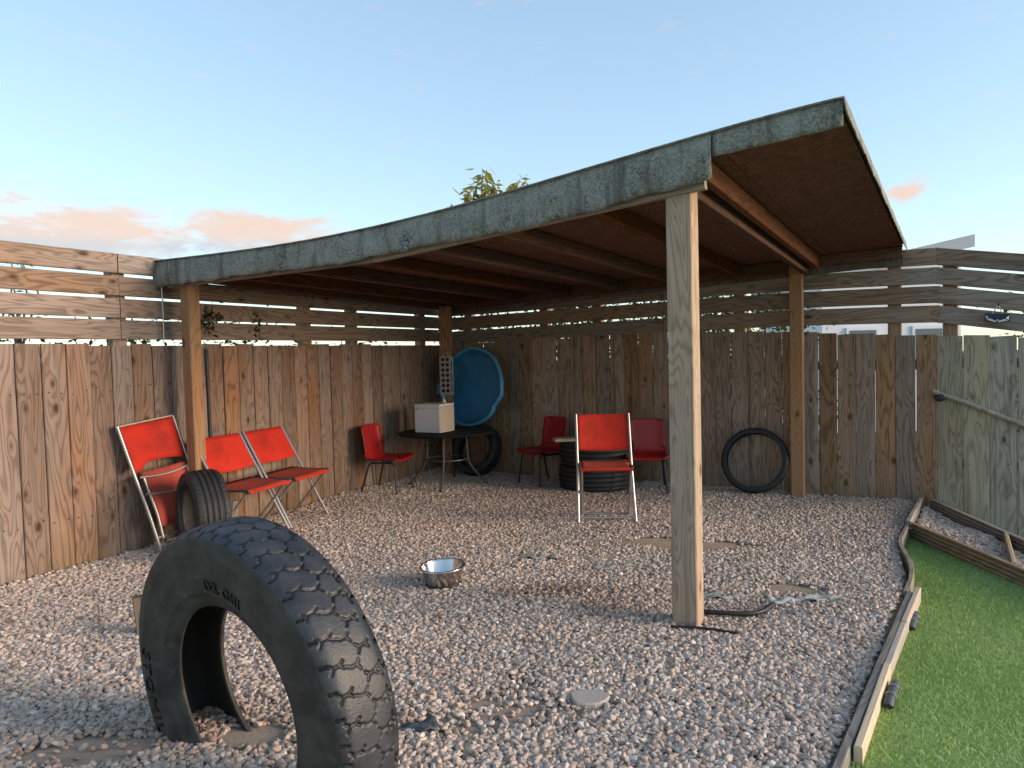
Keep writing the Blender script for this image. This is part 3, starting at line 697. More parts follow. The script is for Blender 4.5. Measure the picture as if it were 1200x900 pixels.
# ------------------------------------------------------------------ tyres
def tyre(name, R, Ri, Wd, loc, rot, mats, na=96, nw=20, groove=None, round_=.35, label='', group=None, seg=96):
    """axis = local X, stands on its root. mats: tread, side, liner"""
    root = empty(name, loc, rot=rot); tag(root, label, 'tyre', group)
    tw = Wd*.44; sh = R-(R-Ri)*.10*round_*3
    A = np.linspace(0, 2*np.pi, na, endpoint=False); U = np.linspace(-1, 1, nw)
    AA, UU = np.meshgrid(A, U, indexing='ij'); w = UU*tw
    r = R-(R-sh)*np.abs(UU)**(2.2+4*(1-round_))
    gd = groove(AA*R, w) if groove is not None else 0*w; r = r-gd
    v = np.stack([w, r*np.cos(AA), r*np.sin(AA)+R], -1).reshape(-1, 3)
    i = np.arange(na)[:, None]; k = np.arange(nw-1)[None]; j = (i+1) % na
    q = np.stack([i*nw+k, i*nw+k+1, j*nw+k+1, j*nw+k], -1).reshape(-1, 4)
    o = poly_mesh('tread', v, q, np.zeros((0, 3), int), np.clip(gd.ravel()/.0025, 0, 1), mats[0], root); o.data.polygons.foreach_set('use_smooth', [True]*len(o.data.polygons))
    H = R-Ri
    prof = [(sh, tw), (sh-.012*H, tw+.010*Wd), (sh-.05*H, Wd*.462), (sh-.18*H, Wd*.485), (sh-.20*H, Wd*.488), (sh-.215*H, Wd*.484), (sh-.40*H, Wd*.502), (sh-.55*H, Wd*.495), (sh-.68*H, Wd*.465), (sh-.70*H, Wd*.468), (sh-.72*H, Wd*.455),
            (Ri+.12*H, Wd*.40), (Ri+.10*H, Wd*.405), (Ri+.07*H, Wd*.385), (Ri+.02*H, Wd*.37), (Ri, Wd*.345), (Ri+.01*H, Wd*.31), (Ri+.04*H, Wd*.30)]
    for sgn in (1, -1):
        m = MB().lathe([(a, b*sgn) for a, b in prof], seg, 'X'); m.v = [(x, y, z+R) for x, y, z in m.v]
        if sgn < 0: m.f = [tuple(reversed(f)) for f in m.f]
        m.f = [tuple(reversed(f)) for f in m.f]
        m.build('sidewall', mats[1], root, 50)
    li = [(Ri+.04*H, Wd*.30), (Ri+.18*H, Wd*.345), (Ri+.5*H, Wd*.42), (Ri+.75*H, Wd*.40), (Ri+.86*H, Wd*.33), (Ri+.88*H, 0), (Ri+.86*H, -Wd*.33), (Ri+.75*H, -Wd*.40), (Ri+.5*H, -Wd*.42), (Ri+.18*H, -Wd*.345), (Ri+.04*H, -Wd*.30)]
    m = MB().lathe(li, seg, 'X'); m.v = [(x, y, z+R) for x, y, z in m.v]; m.build('inner_liner', mats[2], root, True)
    return root, prof
def segdist(a, w, segs):
    d = np.full(a.shape, 9.0)
    for (x0, y0, x1, y1) in segs:
        dx, dy = x1-x0, y1-y0; t = np.clip(((a-x0)*dx+(w-y0)*dy)/(dx*dx+dy*dy), 0, 1)
        d = np.minimum(d, np.hypot(a-x0-t*dx, w-y0-t*dy))
    return d
def truck_groove(a, w):
    P = .0737; out = np.zeros_like(a)
    for row, (wc, ph, sg) in enumerate(((-.036, 0, 1), (.012, .5, -1), (.056, .25, 1))):
        c = np.floor(a/P+ph); la = (a/P+ph-c-.5)*P; lw = (w-wc)*sg
        segs = [(-.004, -.020, -.012, -.006), (-.012, -.006, -.012, .010), (-.012, .010, -.002, .022), (-.012, .010, -.026, .020), (-.012, -.006, -.022, -.018)]
        if row == 1: segs = segs[:4]
        d = segdist(la, lw, segs); wear = .003+.005*(.5+.5*np.sin(c*12.9898+row*4.1))
        wear = wear*np.clip(.5+.9*np.abs(np.sin(a*1.1+row)), 0, 1)
        out = np.maximum(out, wear*np.clip(1.45-d/.0034, 0, 1))
    c = np.floor(a/(P*.92)); la = (a/(P*.92)-c-.5)*P*.92
    for sg in (1, -1):
        d = segdist(la, w*sg, [(0, .078, .004, .096)]); out = np.maximum(out, .010*np.clip(1.6-d/.003, 0, 1))
    d = segdist(la, w, [(-.014, -.068, .014, -.068)]); out = np.maximum(out, .008*np.clip(2.6-d/.003, 0, 1)*(np.sin(c*7.7) > -.2))
    return out
BIG_R = .515; BIG_LOC = (-.750, 2.145, -.288); BIG_RZ = math.atan2(-.80, -.60)
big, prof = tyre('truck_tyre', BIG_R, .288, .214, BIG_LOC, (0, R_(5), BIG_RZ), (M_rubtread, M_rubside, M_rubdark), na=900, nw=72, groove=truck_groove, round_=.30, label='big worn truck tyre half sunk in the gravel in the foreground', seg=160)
def arc_text(txt, root, prof, R, rmid, size, a0, flip, th, mat, name='sidewall_lettering'):
    """raised text along an arc on the +X sidewall; a0: centre angle (from +Y local towards +Z)"""
    cu = bpy.data.curves.new('lettering', 'FONT'); cu.body = txt; cu.size = size; cu.align_x = 'CENTER'; cu.align_y = 'CENTER'; cu.extrude = th; cu.resolution_u = 3; cu.space_character = 1.15
    tmp = bpy.data.objects.new('lettering', cu); me = bpy.data.meshes.new_from_object(tmp); bpy.data.objects.remove(tmp); bpy.data.curves.remove(cu)
    rr = [p[0] for p in prof][::-1]; xx = [p[1] for p in prof][::-1]
    for v in me.vertices:
        x, y, z = v.co; r = rmid+(y if flip > 0 else -y); a = a0-(x/rmid)*flip
        v.co = (float(np.interp(r, rr, xx))+.0005+(z+th), r*math.cos(a), r*math.sin(a)+R)
    me.materials.clear(); me.materials.append(mat); me.name = name
    if flip < -5: me.flip_normals()
    return obj(name, me, root)
# seen from +X local, +Y is to the right?  angles are set so that the words stand where the photograph has them
arc_text('STOMIL', big, prof, BIG_R, .432, .074, R_(188), -1, .0022, M_letter)
arc_text('DR GIII', big, prof, BIG_R, .362, .048, R_(80), 1, .002, M_letter)

def rib_groove(w0, n=4, d=.006, blocks=0, hw=.0045):
    def f(a, w):
        out = np.zeros_like(a)
        for k in range(n):
            c = (k-(n-1)/2)/(n-1)*2*w0 if n > 1 else 0
            out = np.maximum(out, d*np.clip(2-np.abs(w-c)/hw, 0, 1))
        if blocks:
            P = .03; la = (a/P-np.floor(a/P)-.5)*P
            out = np.maximum(out, d*.8*np.clip(1.6-np.abs(la+.2*np.abs(w))/.0025, 0, 1)*(np.abs(w) > w0*.9))
        return out
    return f
RUB = (M_rub, M_rub, M_rubdark)
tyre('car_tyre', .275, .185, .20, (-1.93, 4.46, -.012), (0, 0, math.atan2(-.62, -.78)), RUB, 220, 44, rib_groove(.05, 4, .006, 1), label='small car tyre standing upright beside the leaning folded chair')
lean = R_(-16)
def leaning(name, R, Ri, Wd, c, ang, label, round_, nrm=None, groove=None, na=96, nw=24):
    # root at the base; the wheel plane faces nrm and leans back
    rz = math.atan2(nrm.y, nrm.x); e = (Matrix.Rotation(rz, 3, 'Z') @ Matrix.Rotation(ang, 3, 'Y')).to_euler()
    return tyre(name, R, Ri, Wd, c, e, RUB, na, nw, groove, label=label, round_=round_)
fN = Vector((-nR.x, -nR.y))
leaning('motorcycle_tyre', .272, .222, .075, sp3(-1.215, dR-.245, .022), R_(-18), 'thin black tyre leaning on the back fence beside the rear post', .9, fN, rib_groove(.015, 2, .003), 96, 24)
leaning('car_tyre', .27, .185, .17, sp3(-3.88, dR-.33, .02), R_(-20), 'car tyre leaning on the back fence under the black table', .5, fN, rib_groove(.045, 4, .005), 96, 30)
for k, (zz, lab) in enumerate(((0, 'lower of two stacked tyres lying flat behind the upright red folding chair'), (.212, 'upper of two stacked tyres lying flat behind the upright red folding chair'))):
    R = .335; t, _ = tyre('stacked_tyre', R, .205, .215, (.735+.01*k, 6.47, zz+.107), (0, R_(90), .4+k), RUB, 200, 40, rib_groove(.06, 4, .007, 1), label=lab, group='tyres stacked flat')
    for ch in t.children: ch.location = (0, 0, -R)
pl = MB().cbox(0, 0, 0, .62, .15, .025, .003, 'X').build('loose_plank', M_edgeg, loc=(.66, 6.40, .442), rot=(0, 0, R_(8)))
tag(pl, 'short grey plank lying across the top of the stacked tyres', 'plank')

# ------------------------------------------------------------------ folding chairs
def folding_chair(loc, rz, label, w=.385, H=.745, ty=.30, fy=-.02, sy=-.06, sz=.40, ry=.20, seat_depth=.30):
    """faces local -y. ty: back offset of the top, fy: front foot, sy/sz: seat front edge, ry: rear foot"""
    r = empty('folding_chair', loc, rz); tag(r, label, 'folding chair', 'red folding chairs')
    h = w/2
    def P(x, t): return Vector((x, fy+(ty-fy)*t, H*t))             # along the long tube
    for s in (-1, 1):
        f_ = MB().tube([P(s*(h+.008), 0), P(s*h, .5), P(s*h, 1)], .0105, 8).build('back_tube', M_tube, r, 50)
        MB().tube([(s*(h-.022), sy+.02, sz-.015), (s*(h-.022), (sy+ry)/2, sz*.5), (s*(h-.022), ry, .0)], .0095, 8).build('rear_leg', M_tubedull if s*1 > 5 else M_tube, r, 50)
    MB().tube([P(-h, .055), P(h, .055)], .008, 8).build('crossbar', M_tube, r, 50)
    MB().tube([(-h+.022, ry-.012, .03), (h-.022, ry-.012, .03)], .008, 8).build('crossbar', M_tube, r, 50)
    g = []
    for i in range(9):
        t = .665+.33*i/8; row = []
        for j in range(13):
            x = -h+w*j/12; p = P(x, t); b = math.sin(math.pi*j/12)
            row.append(p+Vector((0, .020*b-(0.0), -.012*b*(1-i/8))))
        g.append(row)
    sheet(g, .005).build('back_panel', M_red, r, True)
    g = []
    y1 = sy+seat_depth
    for i in range(8):
        u = i/7; row = []
        for j in range(11):
            b = math.sin(math.pi*j/10); row.append(Vector((-h+.012+(w-.024)*j/10, sy+(y1-sy)*u, sz+.012*u-.012*b*math.sin(math.pi*u)-.004)))
        g.append(row)
    sheet(g, .006).build('seat_panel', M_redold, r, True)
    for s in (-1, 1): MB().tube([(s*(h-.012), sy-.005, sz), (s*(h-.012), sy+.15, sz-.004), (s*(h-.012), y1, sz+.006)], .0095, 8).build('seat_tube', M_tubedull, r, 50)
    MB().tube([(-h+.012, sy-.004, sz-.012), (h-.012, sy-.004, sz-.012)], .010, 8).build('seat_hem', M_red, r, 50)
    return r
folding_chair((.643, 5.06, 0), R_(-3), 'red folding chair standing upright in front of the stacked tyres')
fa = math.atan2(-.50, .866)+R_(90)
folding_chair((-1.565, 5.39, 0), R_(72), 'open red folding chair with its whole back in view, nearest the plastic chair', w=.455, ty=.35, fy=-.04, H=.685, sy=-.07, sz=.355, ry=.26, seat_depth=.34)
folding_chair((-1.73, 4.93, 0), R_(71), 'open red folding chair partly hidden by the shelter post and a small tyre', w=.455, ty=.35, fy=-.04, H=.685, sy=-.07, sz=.355, ry=.26, seat_depth=.34)
def folded_chair():
    F1 = Vector((-2.225, 4.524, 0)); T1 = Vector((-2.440, 4.470, .815)); T2 = Vector((-2.262, 4.828, .850)); F2 = F1+(T2-T1)
    r = empty('folding_chair', F1); tag(r, 'folded red chair leaning against the brown fence with silver tubes', 'folding chair', 'red folding chairs')
    nrm = (T1-F1).cross(F2-F1).normalized()
    if nrm.x < 0: nrm = -nrm
    def Q(u, t, o=0): return (F2-F1)*u+(T1-F1)*t+nrm*o+(T2-T1-(F2-F1))*u*t
    for u in (0, 1):
        MB().tube(chaikin([Q(u, 0), Q(u, .35, .012), Q(u, .7, 0), Q(u, 1)], 1), .011, 8).build('back_tube', M_tube, r, 50)
        uu = .10 if u == 0 else .90
        MB().tube([Q(uu, .60, .022), Q(uu, .3, .03), Q(uu+(.02 if u else -.02), .12, .02)], .009, 8).build('rear_leg', M_tube, r, 50)
    def arc(t, sag, o): return [Q(.04+.92*k/10, t-sag*math.sin(math.pi*k/10), o) for k in range(11)]
    MB().tube(arc(.60, .022, .028), .008, 8).build('seat_tube', M_tube, r, 50)
    MB().tube(arc(.47, .035, .030), .008, 8).build('seat_tube', M_tube, r, 50)
    MB().tube([Q(0, .13, .01), Q(1, .13, .01)], .008, 8).build('crossbar', M_tube, r, 50)
    MB().tube([Q(0.02, .075, .012), Q(1, .075, .012)], .007, 8).build('crossbar', M_tube, r, 50)
    MB().tube([Q(-.03, 1.0, .004), Q(1.0, 1.005, .004)], .005, 8).build('top_piping', M_edgew, r, 50)
    g = [[Q(.02+.96*j/12, .665+.33*i/8+(.035*(math.sin(math.pi*j/12)) if i < 2 else 0)-(0.03*(j < 3)*(1-i/8)), .004-.02*math.sin(math.pi*j/12)) for j in range(13)] for i in range(9)]
    sheet(g, .005).build('back_panel', M_red, r, True)
    g = [[Q(.10+.80*j/10, .20+.43*i/8, .014+.012*math.sin(math.pi*j/10)*math.sin(math.pi*i/8)) for j in range(11)] for i in range(9)]
    sheet(g, .006).build('seat_panel', M_redold, r, True)
folded_chair()

# ------------------------------------------------------------------ plastic chairs
def plastic_chair(loc, rz, label):
    r = empty('plastic_chair', loc, rz); tag(r, label, 'chair', 'low red plastic chairs')
    # side profile (y, z), facing -y, then widths
    pr = chaikin([(0, -.175, .288), (0, -.165, .305), (0, -.08, .298), (0, .06, .292), (0, .125, .305), (0, .150, .36), (0, .165, .47), (0, .190, .605)], 2)
    g = []; n = len(pr)
    for i, p in enumerate(pr):
        t = i/(n-1); wd = .175 if t < .45 else .175-.012*(t-.45)
        if t > .94: wd -= .05*((t-.94)/.06)**2
        if t < .06: wd -= .04*((.06-t)/.06)**2
        row = []
        for j in range(15):
            u = -1+j/7; lip = .030*abs(u)**5
            d = Vector((0, -lip, 0)) if p.z > .34 else Vector((0, 0, lip*.8))
            row.append(Vector((u*wd, p.y, p.z))+d)
        g.append(row)
    sheet(g, .007).build('seat_shell', M_redpl, r, True)
    for s in (-1, 1):
        MB().tube([(s*.165, -.165, 0), (s*.140, -.140, .25), (s*.136, -.128, .272), (s*.134, -.105, .279), (s*.134, .075, .279), (s*.136, .10, .272), (s*.140, .115, .25), (s*.165, .185, 0)], .009, 7).build('leg_frame', M_black, r, 50)
    MB().tube([(-.135, -.02, .275), (.135, -.02, .275)], .008, 7).build('crossbar', M_black, r, 50)
    for s in (-1, 1):
        for y, x in ((-.165, .165), (.185, .165)): MB().lathe([(.001, 0), (.012, 0), (.012, .02), (.009, .024)], 10).build('foot', M_black, r, 50, loc=(s*x, y, 0))
    return r
plastic_chair((-1.13, 6.47, 0), math.atan2(-.30, .95)+R_(90), 'red plastic chair beside the black table, turned towards it')
plastic_chair((.27, 6.72, 0), R_(-55), 'red plastic chair against the back fence, angled away from the stacked tyres')
plastic_chair((1.14, 6.22, 0), R_(-8), 'red plastic chair beside the stacked tyres, partly behind the front post')

# ------------------------------------------------------------------ table and what is on it
tb = empty('black_table', (-.62, 6.74, 0)); tag(tb, 'low round black table on thin metal legs in the corner', 'table')
MB().lathe([(.001, .482), (.42, .482), (.438, .486), (.443, .494), (.438, .502), (.43, .504), (.001, .504)], 64).build('table_top', M_tabletop, tb, 40)
for a in (-95, -5, 85, 175):
    c, s = math.cos(R_(a)), math.sin(R_(a))
    MB().tube(chaikin([(c*.18, s*.18, .482), (c*.19, s*.19, .30), (c*.20, s*.20, .20), (c*.36, s*.36, .015)], 1), .010, 8).build('leg', M_tubedull, tb, 50)
    MB().lathe([(.001, 0), (.016, 0), (.016, .016), (.01, .022)], 10).build('foot', M_black, tb, 50, loc=(c*.365, s*.365, 0))
MB().tube([(.195*math.cos(q), .195*math.sin(q), .25) for q in np.linspace(0, 6.283, 33)[:-1]], .007, 6, True).build('ring_brace', M_tubedull, tb, 50)
bx = empty('white_box', (-.665, 6.60, .504), R_(-28)); tag(bx, 'white box with a cream side standing on the black table', 'box')
m = MB(); m.cbox(-.14, .12, .125, .28, .24, .25, .006, 'Z'); m.build('box_body', M_white, bx)
MB().box(.0015, .004, .004, .236, .004, .246).build('side_panel', M_beige, bx)
MB().box(-.282, .003, -.003, .243, .2505, .2575).build('box_lid', M_white, bx)
MB().box(-.265, -.015, -.0035, -.001, .222, .2255).build('trim_line', M_panel, bx)
MB().cbox(-.005, -.0035, .125, .014, .006, .25, .002, 'Z').build('corner_trim', M_white, bx)
MB().box(-.268, -.235, -.0035, -.001, .212, .217).build('maker_mark', M_tubedull, bx)
bt = empty('spray_bottle', (-.655, 6.96, .504)); tag(bt, 'white and blue spray bottle behind the white box', 'bottle')
MB().lathe([(.001, 0), (.034, 0), (.036, .02), (.036, .20), (.030, .24), (.014, .27), (.014, .285)], 20).build('bottle_body', M_bottlew, bt, 40)
MB().lathe([(.0365, .05), (.0370, .055), (.0370, .235), (.031, .25)], 20).build('wrap_label', M_bottleb, bt, 40)
MB().cbox(0, -.012, .31, .022, .06, .04, .006, 'Y').build('trigger_head', M_bottleb, bt); MB().tube([(0, -.03, .295), (0, -.04, .27), (0, -.032, .245)], .005, 6).build('trigger', M_bottlew, bt)

# ------------------------------------------------------------------ blue tub leaning in the corner
def tub():
    n = Vector((-.60, -.78, .16)).normalized(); c = Vector((-.415, 7.20, .895)); xa = Vector((0, 0, 1)).cross(n).normalized(); ya = n.cross(xa)
    r = empty('blue_tub', c-ya*.41); tag(r, 'round blue plastic paddling tub tipped up against the back fence', 'tub')
    T = Matrix((xa, ya, n)).transposed().to_4x4(); T.translation = ya*.41
    def rad(a): return .40+.003*math.cos(7*a)+.016*math.exp(-((a-6.1)/.12)**2)-.022*math.exp(-((a-6.05-.25+.55)/.07)**2)
    prof = [(.001, -.13), (.6, -.13), (.80, -.125), (.86, -.10), (.90, -.04), (.925, -.002)]
    m = MB(); seg = 96
    for i in range(seg):
        a = 2*math.pi*i/seg
        for q, z in prof: m.v.append((q*rad(a)*math.cos(a), q*rad(a)*math.sin(a), z+(.006*math.cos(14*a) if .6 < q < .9 else 0)))
    N = len(prof); m.f = [(i*N+k, ((i+1) % seg)*N+k, ((i+1) % seg)*N+k+1, i*N+k+1) for i in range(seg) for k in range(N-1)]
    m.xf(T).build('basin', M_blue, r, True)
    m = MB()
    rp = [(.92, -.004), (.93, .006), (.955, .012), (.985, .008), (1.0, -.006), (.998, -.03), (.985, -.03)]
    for i in range(seg):
        a = 2*math.pi*i/seg
        for q, z in rp: m.v.append((q*rad(a)*math.cos(a), q*rad(a)*math.sin(a), z))
    N = len(rp); m.f = [(i*N+k, ((i+1) % seg)*N+k, ((i+1) % seg)*N+k+1, i*N+k+1) for i in range(seg) for k in range(N-1)]
    m.xf(T).build('rim', M_bluerim, r, True)
    # moulded tap on the rim
    m = MB().cbox(-.42, -.03, -.005, .05, .10, .03, .012, 'Y').xf(T).build('rim_handle', M_bluerim, r)
tub()
def hole_panel():
    c = sp3(-4.185, 6.06-.062, 1.005); r = empty('hole_panel', (c.x, c.y, c.z-.19), math.atan2(Rd.y, Rd.x)+R_(8)); tag(r, 'pale panel with two columns of round black holes on the corner post', 'panel')
    MB().cbox(0.03, 0, .19, .15, .012, .385, .003, 'Z').build('panel_plate', M_panel, r)
    for i in range(7):
        for j in range(2):
            MB().lathe([(.001, .0), (.018, 0), (.019, .003), (.018, .0045), (.014, .004), (.001, .002)], 16).xf(Matrix.Rotation(R_(90), 4, 'X')).build('round_hole', M_letter, r, 40, loc=(-.006+.05*j, -.0045, .04+.052*i))
    for z0 in (.03, .13, .25): MB().box(.086, .094, -.0085, -.0055, z0, z0+.085).build('side_slot', M_letter, r)
    MB().tube([(-.02, 0, .38), (.03, .01, .42), (.08, 0, .38)], .003, 6).build('hanging_cord', M_cord, r)
hole_panel()

# ------------------------------------------------------------------ bowl, lamp, loose bits
bw = empty('dog_bowl', (-.388, 3.79, .002), rot=(R_(2), R_(-2), 0)); tag(bw, 'stainless steel dog bowl standing on the open gravel', 'bowl')
MB().lathe([(.001, .004), (.085, .004), (.093, .010), (.108, .090), (.113, .098)], 64).build('bowl_wall', M_steel, bw, True)
MB().lathe([(.001, .012), (.080, .012), (.088, .018), (.104, .090), (.109, .098)], 64).build('bowl_inside', M_steel, bw, True)
MB().lathe([(.107, .096), (.112, .101), (.119, .101), (.123, .096), (.119, .092), (.111, .094)], 64, close=True).build('bowl_rim', M_steel, bw, True)
MB().lathe([(.080, 0), (.094, 0), (.097, .006), (.094, .014), (.086, .012)], 48).build('rubber_foot', M_black, bw, True)
lc = K+Sd*.37-Sn*.028
lm = empty('solar_lamp', (lc.x, lc.y, 1.345), math.atan2(Sd.y, Sd.x), ); lm.rotation_euler = (0, R_(5), math.atan2(Sd.y, Sd.x)); tag(lm, 'small black solar lamp hanging by a pale cord from the grey fence', 'lamp')
m = MB().add([(-.075, 0, .010), (-.075, 0, .062), (.075, 0, .062), (.075, 0, .010), (.0, 0, -.012), (-.075, -.022, .010), (-.075, -.012, .062), (.075, -.012, .062), (.075, -.022, .010), (0, -.032, -.012)],
             [(0, 1, 2, 3, 4), (9, 8, 7, 6, 5), (0, 5, 6, 1), (1, 6, 7, 2), (2, 7, 8, 3), (3, 8, 9, 4), (4, 9, 5, 0)]); m.build('lamp_body', M_black, lm)
MB().add([(-.055, -.0145, .060), (.055, -.0145, .060), (.05, -.028, .028), (0, -.034, .014), (-.05, -.028, .028)], [(0, 4, 3, 2, 1)]).build('solar_cell', M_solar, lm)
for s in (-1, 1):
    f = [(0, 1, 2)] if s > 0 else [(2, 1, 0)]
    MB().add([(s*.070, -.0175, .050), (s*.052, -.026, .030), (s*.070, -.0215, .020)], f).build('reflector', M_refl, lm)
    f = [(0, 1, 2, 3)] if s > 0 else [(3, 2, 1, 0)]
    MB().add([(s*.066, -.0275, .014), (s*.046, -.0305, .025), (s*.008, -.0345, .009), (s*.006, -.0335, -.004)], f).build('reflector', M_refl, lm)
    MB().tube([(s*.03, -.008, .062), (0, -.006, .125)], .0034, 6).build('hanging_cord', M_cord, lm)
MB().lathe([(.001, 0), (.007, 0), (.007, .008), (.001, .010)], 12).xf(Matrix.Rotation(R_(90), 4, 'X')).build('sensor', M_refl, lm, loc=(0, -.032, .012))
MB().lathe([(.001, -.02), (.004, -.02), (.004, .012), (.008, .012), (.001, .015)], 10).xf(Matrix.Rotation(R_(90), 4, 'X')).build('nail', M_black, lm, loc=(0, 0, .126))
# ragged scraps of membrane
def scrap(name, x, y, rx, ry, rz, mat, label, seed, crumple=.012):
    r_ = random.Random(seed); g = []; n = 15; mrows = 9
    ph = [r_.uniform(0, 6) for _ in range(6)]
    for i in range(mrows):
        row = []
        for j in range(n):
            u = -1+2*j/(n-1); v = -1+2*i/(mrows-1)
            uu = u*(1-.12*abs(math.sin(3*v+ph[0]))); vv = v*(.65+.3*math.sin(2.1*u+ph[1])+.12*math.sin(7*u+ph[2]))
            row.append(Vector((uu*rx, vv*ry, crumple*(math.sin(5*u+ph[3])*math.cos(4*v+ph[4])+.5*math.sin(11*u+6*v+ph[5]))+.010)))
        g.append(row)
    o = sheet(g, .003).build(name, mat, None, True, loc=(x, y, float(hump(x, y))-.003), rot=(0, 0, rz)); return tag(o, label, 'membrane', 'torn weed membrane')
scrap('membrane_scrap', .13, 4.22, .12, .05, -.2, M_membrane, 'small grey green membrane scrap in the gravel beyond the steel bowl', 3)
scrap('membrane_scrap', .56, 4.01, .15, .04, .15, M_membrane, 'grey membrane scrap in the gravel before the upright folding chair', 5)
scrap('membrane_scrap', 1.37, 3.395, .20, .045, .10, M_membraneb, 'pale blue strip of torn membrane right of the front post', 8)
scrap('membrane_scrap', .99, 3.50, .18, .045, -.05, M_membrane, 'dull green membrane strip just behind the front post', 9)
scrap('membrane_scrap', 1.27, 3.22, .06, .02, -.2, M_membrane, 'tiny grey membrane scrap in front of the pale blue strip', 12)
scrap('membrane_scrap', -.36, 2.30, .10, .035, .1, M_bracket, 'dark membrane scrap beside the tread of the big tyre', 15)
o = MB().tube(chaikin([(.80, 3.27, .012), (.93, 3.22, .016), (1.08, 3.21, .012), (1.17, 3.30, .02), (1.19, 3.33, .008)], 2), .011, 7).build('black_hose', M_black, None, True)
tag(o, 'short black hose end lying beside the foot of the front post', 'hose')
o = MB().tube(chaikin([(.66, 3.10, .008), (.78, 3.07, .012), (.93, 3.02, .002)], 2), .006, 7).build('dark_strap', M_rubdark, None, True)
tag(o, 'thin dark strap half buried in front of the front post', 'strap')
scr = scrap('rubber_scrap', -.62, 2.62, .10, .05, .6, M_rub, 'curled black rubber scrap on the gravel seen through the big tyre', 21, .02); scr['category'] = 'rubber scrap'; del scr['group']
# flat stone
pts = [(.068*math.cos(a)*(1+.13*math.sin(3*a+1)), .062*math.sin(a)*(1+.1*math.cos(2*a))) for a in np.linspace(0, 6.283, 15)[:-1]]
m = MB(); N = len(pts); m.v = [(x, y, 0) for x, y in pts]+[(x, y, .022) for x, y in pts]+[(x*.93, y*.93, .027) for x, y in pts]
m.f = [(i, (i+1) % N, N+(i+1) % N, N+i) for i in range(N)]+[(N+i, N+(i+1) % N, 2*N+(i+1) % N, 2*N+i) for i in range(N)]+[tuple(range(2*N, 3*N))]
tag(m.build('flat_stone', M_stone, loc=(.24, 2.485, -.021)), 'flat pale stone set in the gravel in the foreground', 'stone')
o = MB().cbox(0, 0, .06, .06, .045, .22, .004, 'Z').build('wooden_stub', M_beamdark, loc=(-1.67, 3.20, 0), rot=(0, R_(-4), .5))
tag(o, 'dark wooden stub sticking up behind the big tyre', 'stub')
q = Lp+Ld*1.345-Ln*.05
o = MB().tube([(0, 0, 0), (.01, .0, .7), (.0, .01, 1.30)], .013, 10).build('dark_pole', M_black, None, 50, loc=(q.x, q.y, -.005))
tag(o, 'thin dark pole standing against the fence behind the shelter post', 'pole')
q = Lp+Ld*1.04-Ln*.03
o = MB().tube([(0, 0, 1.73), (.004, 0, 1.5), (0, 0, 1.33)], .003, 6).build('hanging_cord', M_cord, None, 50, loc=(q.x, q.y, 0))
tag(o, 'thin pale cord hanging in front of the slats under the roof corner', 'cord')
o = MB().cbox(0, 0, .1, .04, .03, .26, .004, 'Z').build('wooden_stake', M_edgeg, loc=(-1.97, 5.05, 0), rot=(0, R_(3), .4))
tag(o, 'short pale wooden stake between the small tyre and the open chairs', 'stake')

# ------------------------------------------------------------------ plants and buildings beyond the fence
def leaves(name, pts, size, mat, parent, narrow=.5, tone=None, droop=.3, r=rng):
    n = len(pts); L = size*r.uniform(.6, 1.3, n); a = r.uniform(0, 6.283, n); t = r.normal(-droop, .5, n)
    d = np.column_stack([np.cos(a)*np.cos(t), np.sin(a)*np.cos(t), np.sin(t)]); s = np.cross(d, r.normal(0, 1, (n, 3))); s /= np.linalg.norm(s, axis=1)[:, None]
    up_ = np.cross(s, d); w = L*narrow*.5; v = np.empty((n, 4, 3)); c = pts
    v[:, 0] = c; v[:, 1] = c+d*(L*.45)[:, None]+s*w[:, None]+up_*(w*.3)[:, None]; v[:, 2] = c+d*L[:, None]; v[:, 3] = c+d*(L*.45)[:, None]-s*w[:, None]+up_*(w*.3)[:, None]
    i = np.arange(n)*4; tris = np.vstack([np.column_stack([i, i+1, i+2]), np.column_stack([i, i+2, i+3])])
    tn = np.clip(r.beta(2, 2.2, n) if tone is None else tone, 0, 1)
    return poly_mesh(name, v.reshape(-1, 3), np.zeros((0, 4), int), tris, np.repeat(tn, 4), mat, parent)
def hedge(p0, p1, zt, n, label, seed, thick=.5, clumps=60, dens_top=.6):
    r = np.random.default_rng(seed); p0, p1 = np.array(p0), np.array(p1); d = p1-p0; L = np.linalg.norm(d); nn = np.array([-d[1], d[0]])/L
    root = empty('hedge', (*((p0+p1)/2), -.45)); tag(root, label, 'hedge', 'hedges beyond the fences')
    cs = np.column_stack([r.uniform(0, 1, clumps), r.normal(0, thick*.4, clumps), r.uniform(.1, 1, clumps)**dens_top])
    k = r.integers(0, clumps, n); u = cs[k]; top = zt*(1+.10*np.sin(u[:, 0]*L*2.3+seed)+.06*np.sin(u[:, 0]*L*6.1))
    P = p0+d*u[:, :1]+nn*u[:, 1:2]; P = np.column_stack([P, -.4+(top+.4)*u[:, 2]])+r.normal(0, 1, (n, 3))*np.array([.16, .16, .13])
    P -= np.array([*((p0+p1)/2), -.45])
    leaves('crown', P, .055, M_hedge, root, .55, r=r)
    for i in range(14):
        b = p0+d*((i+.5)/14)-(p0+p1)/2; zz = zt*r.uniform(.8, 1.02)+.45
        MB().tube([(b[0], b[1], 0), (b[0]+r.normal(0, .1), b[1]+r.normal(0, .1), zz*.5), (b[0]+r.normal(0, .2), b[1]+r.normal(0, .2), zz)], .018, 6, r2=.004).build('stem', M_bark, root, True)
o3 = lambda p, n, k: (p[0]+n[0]*k, p[1]+n[1]*k)
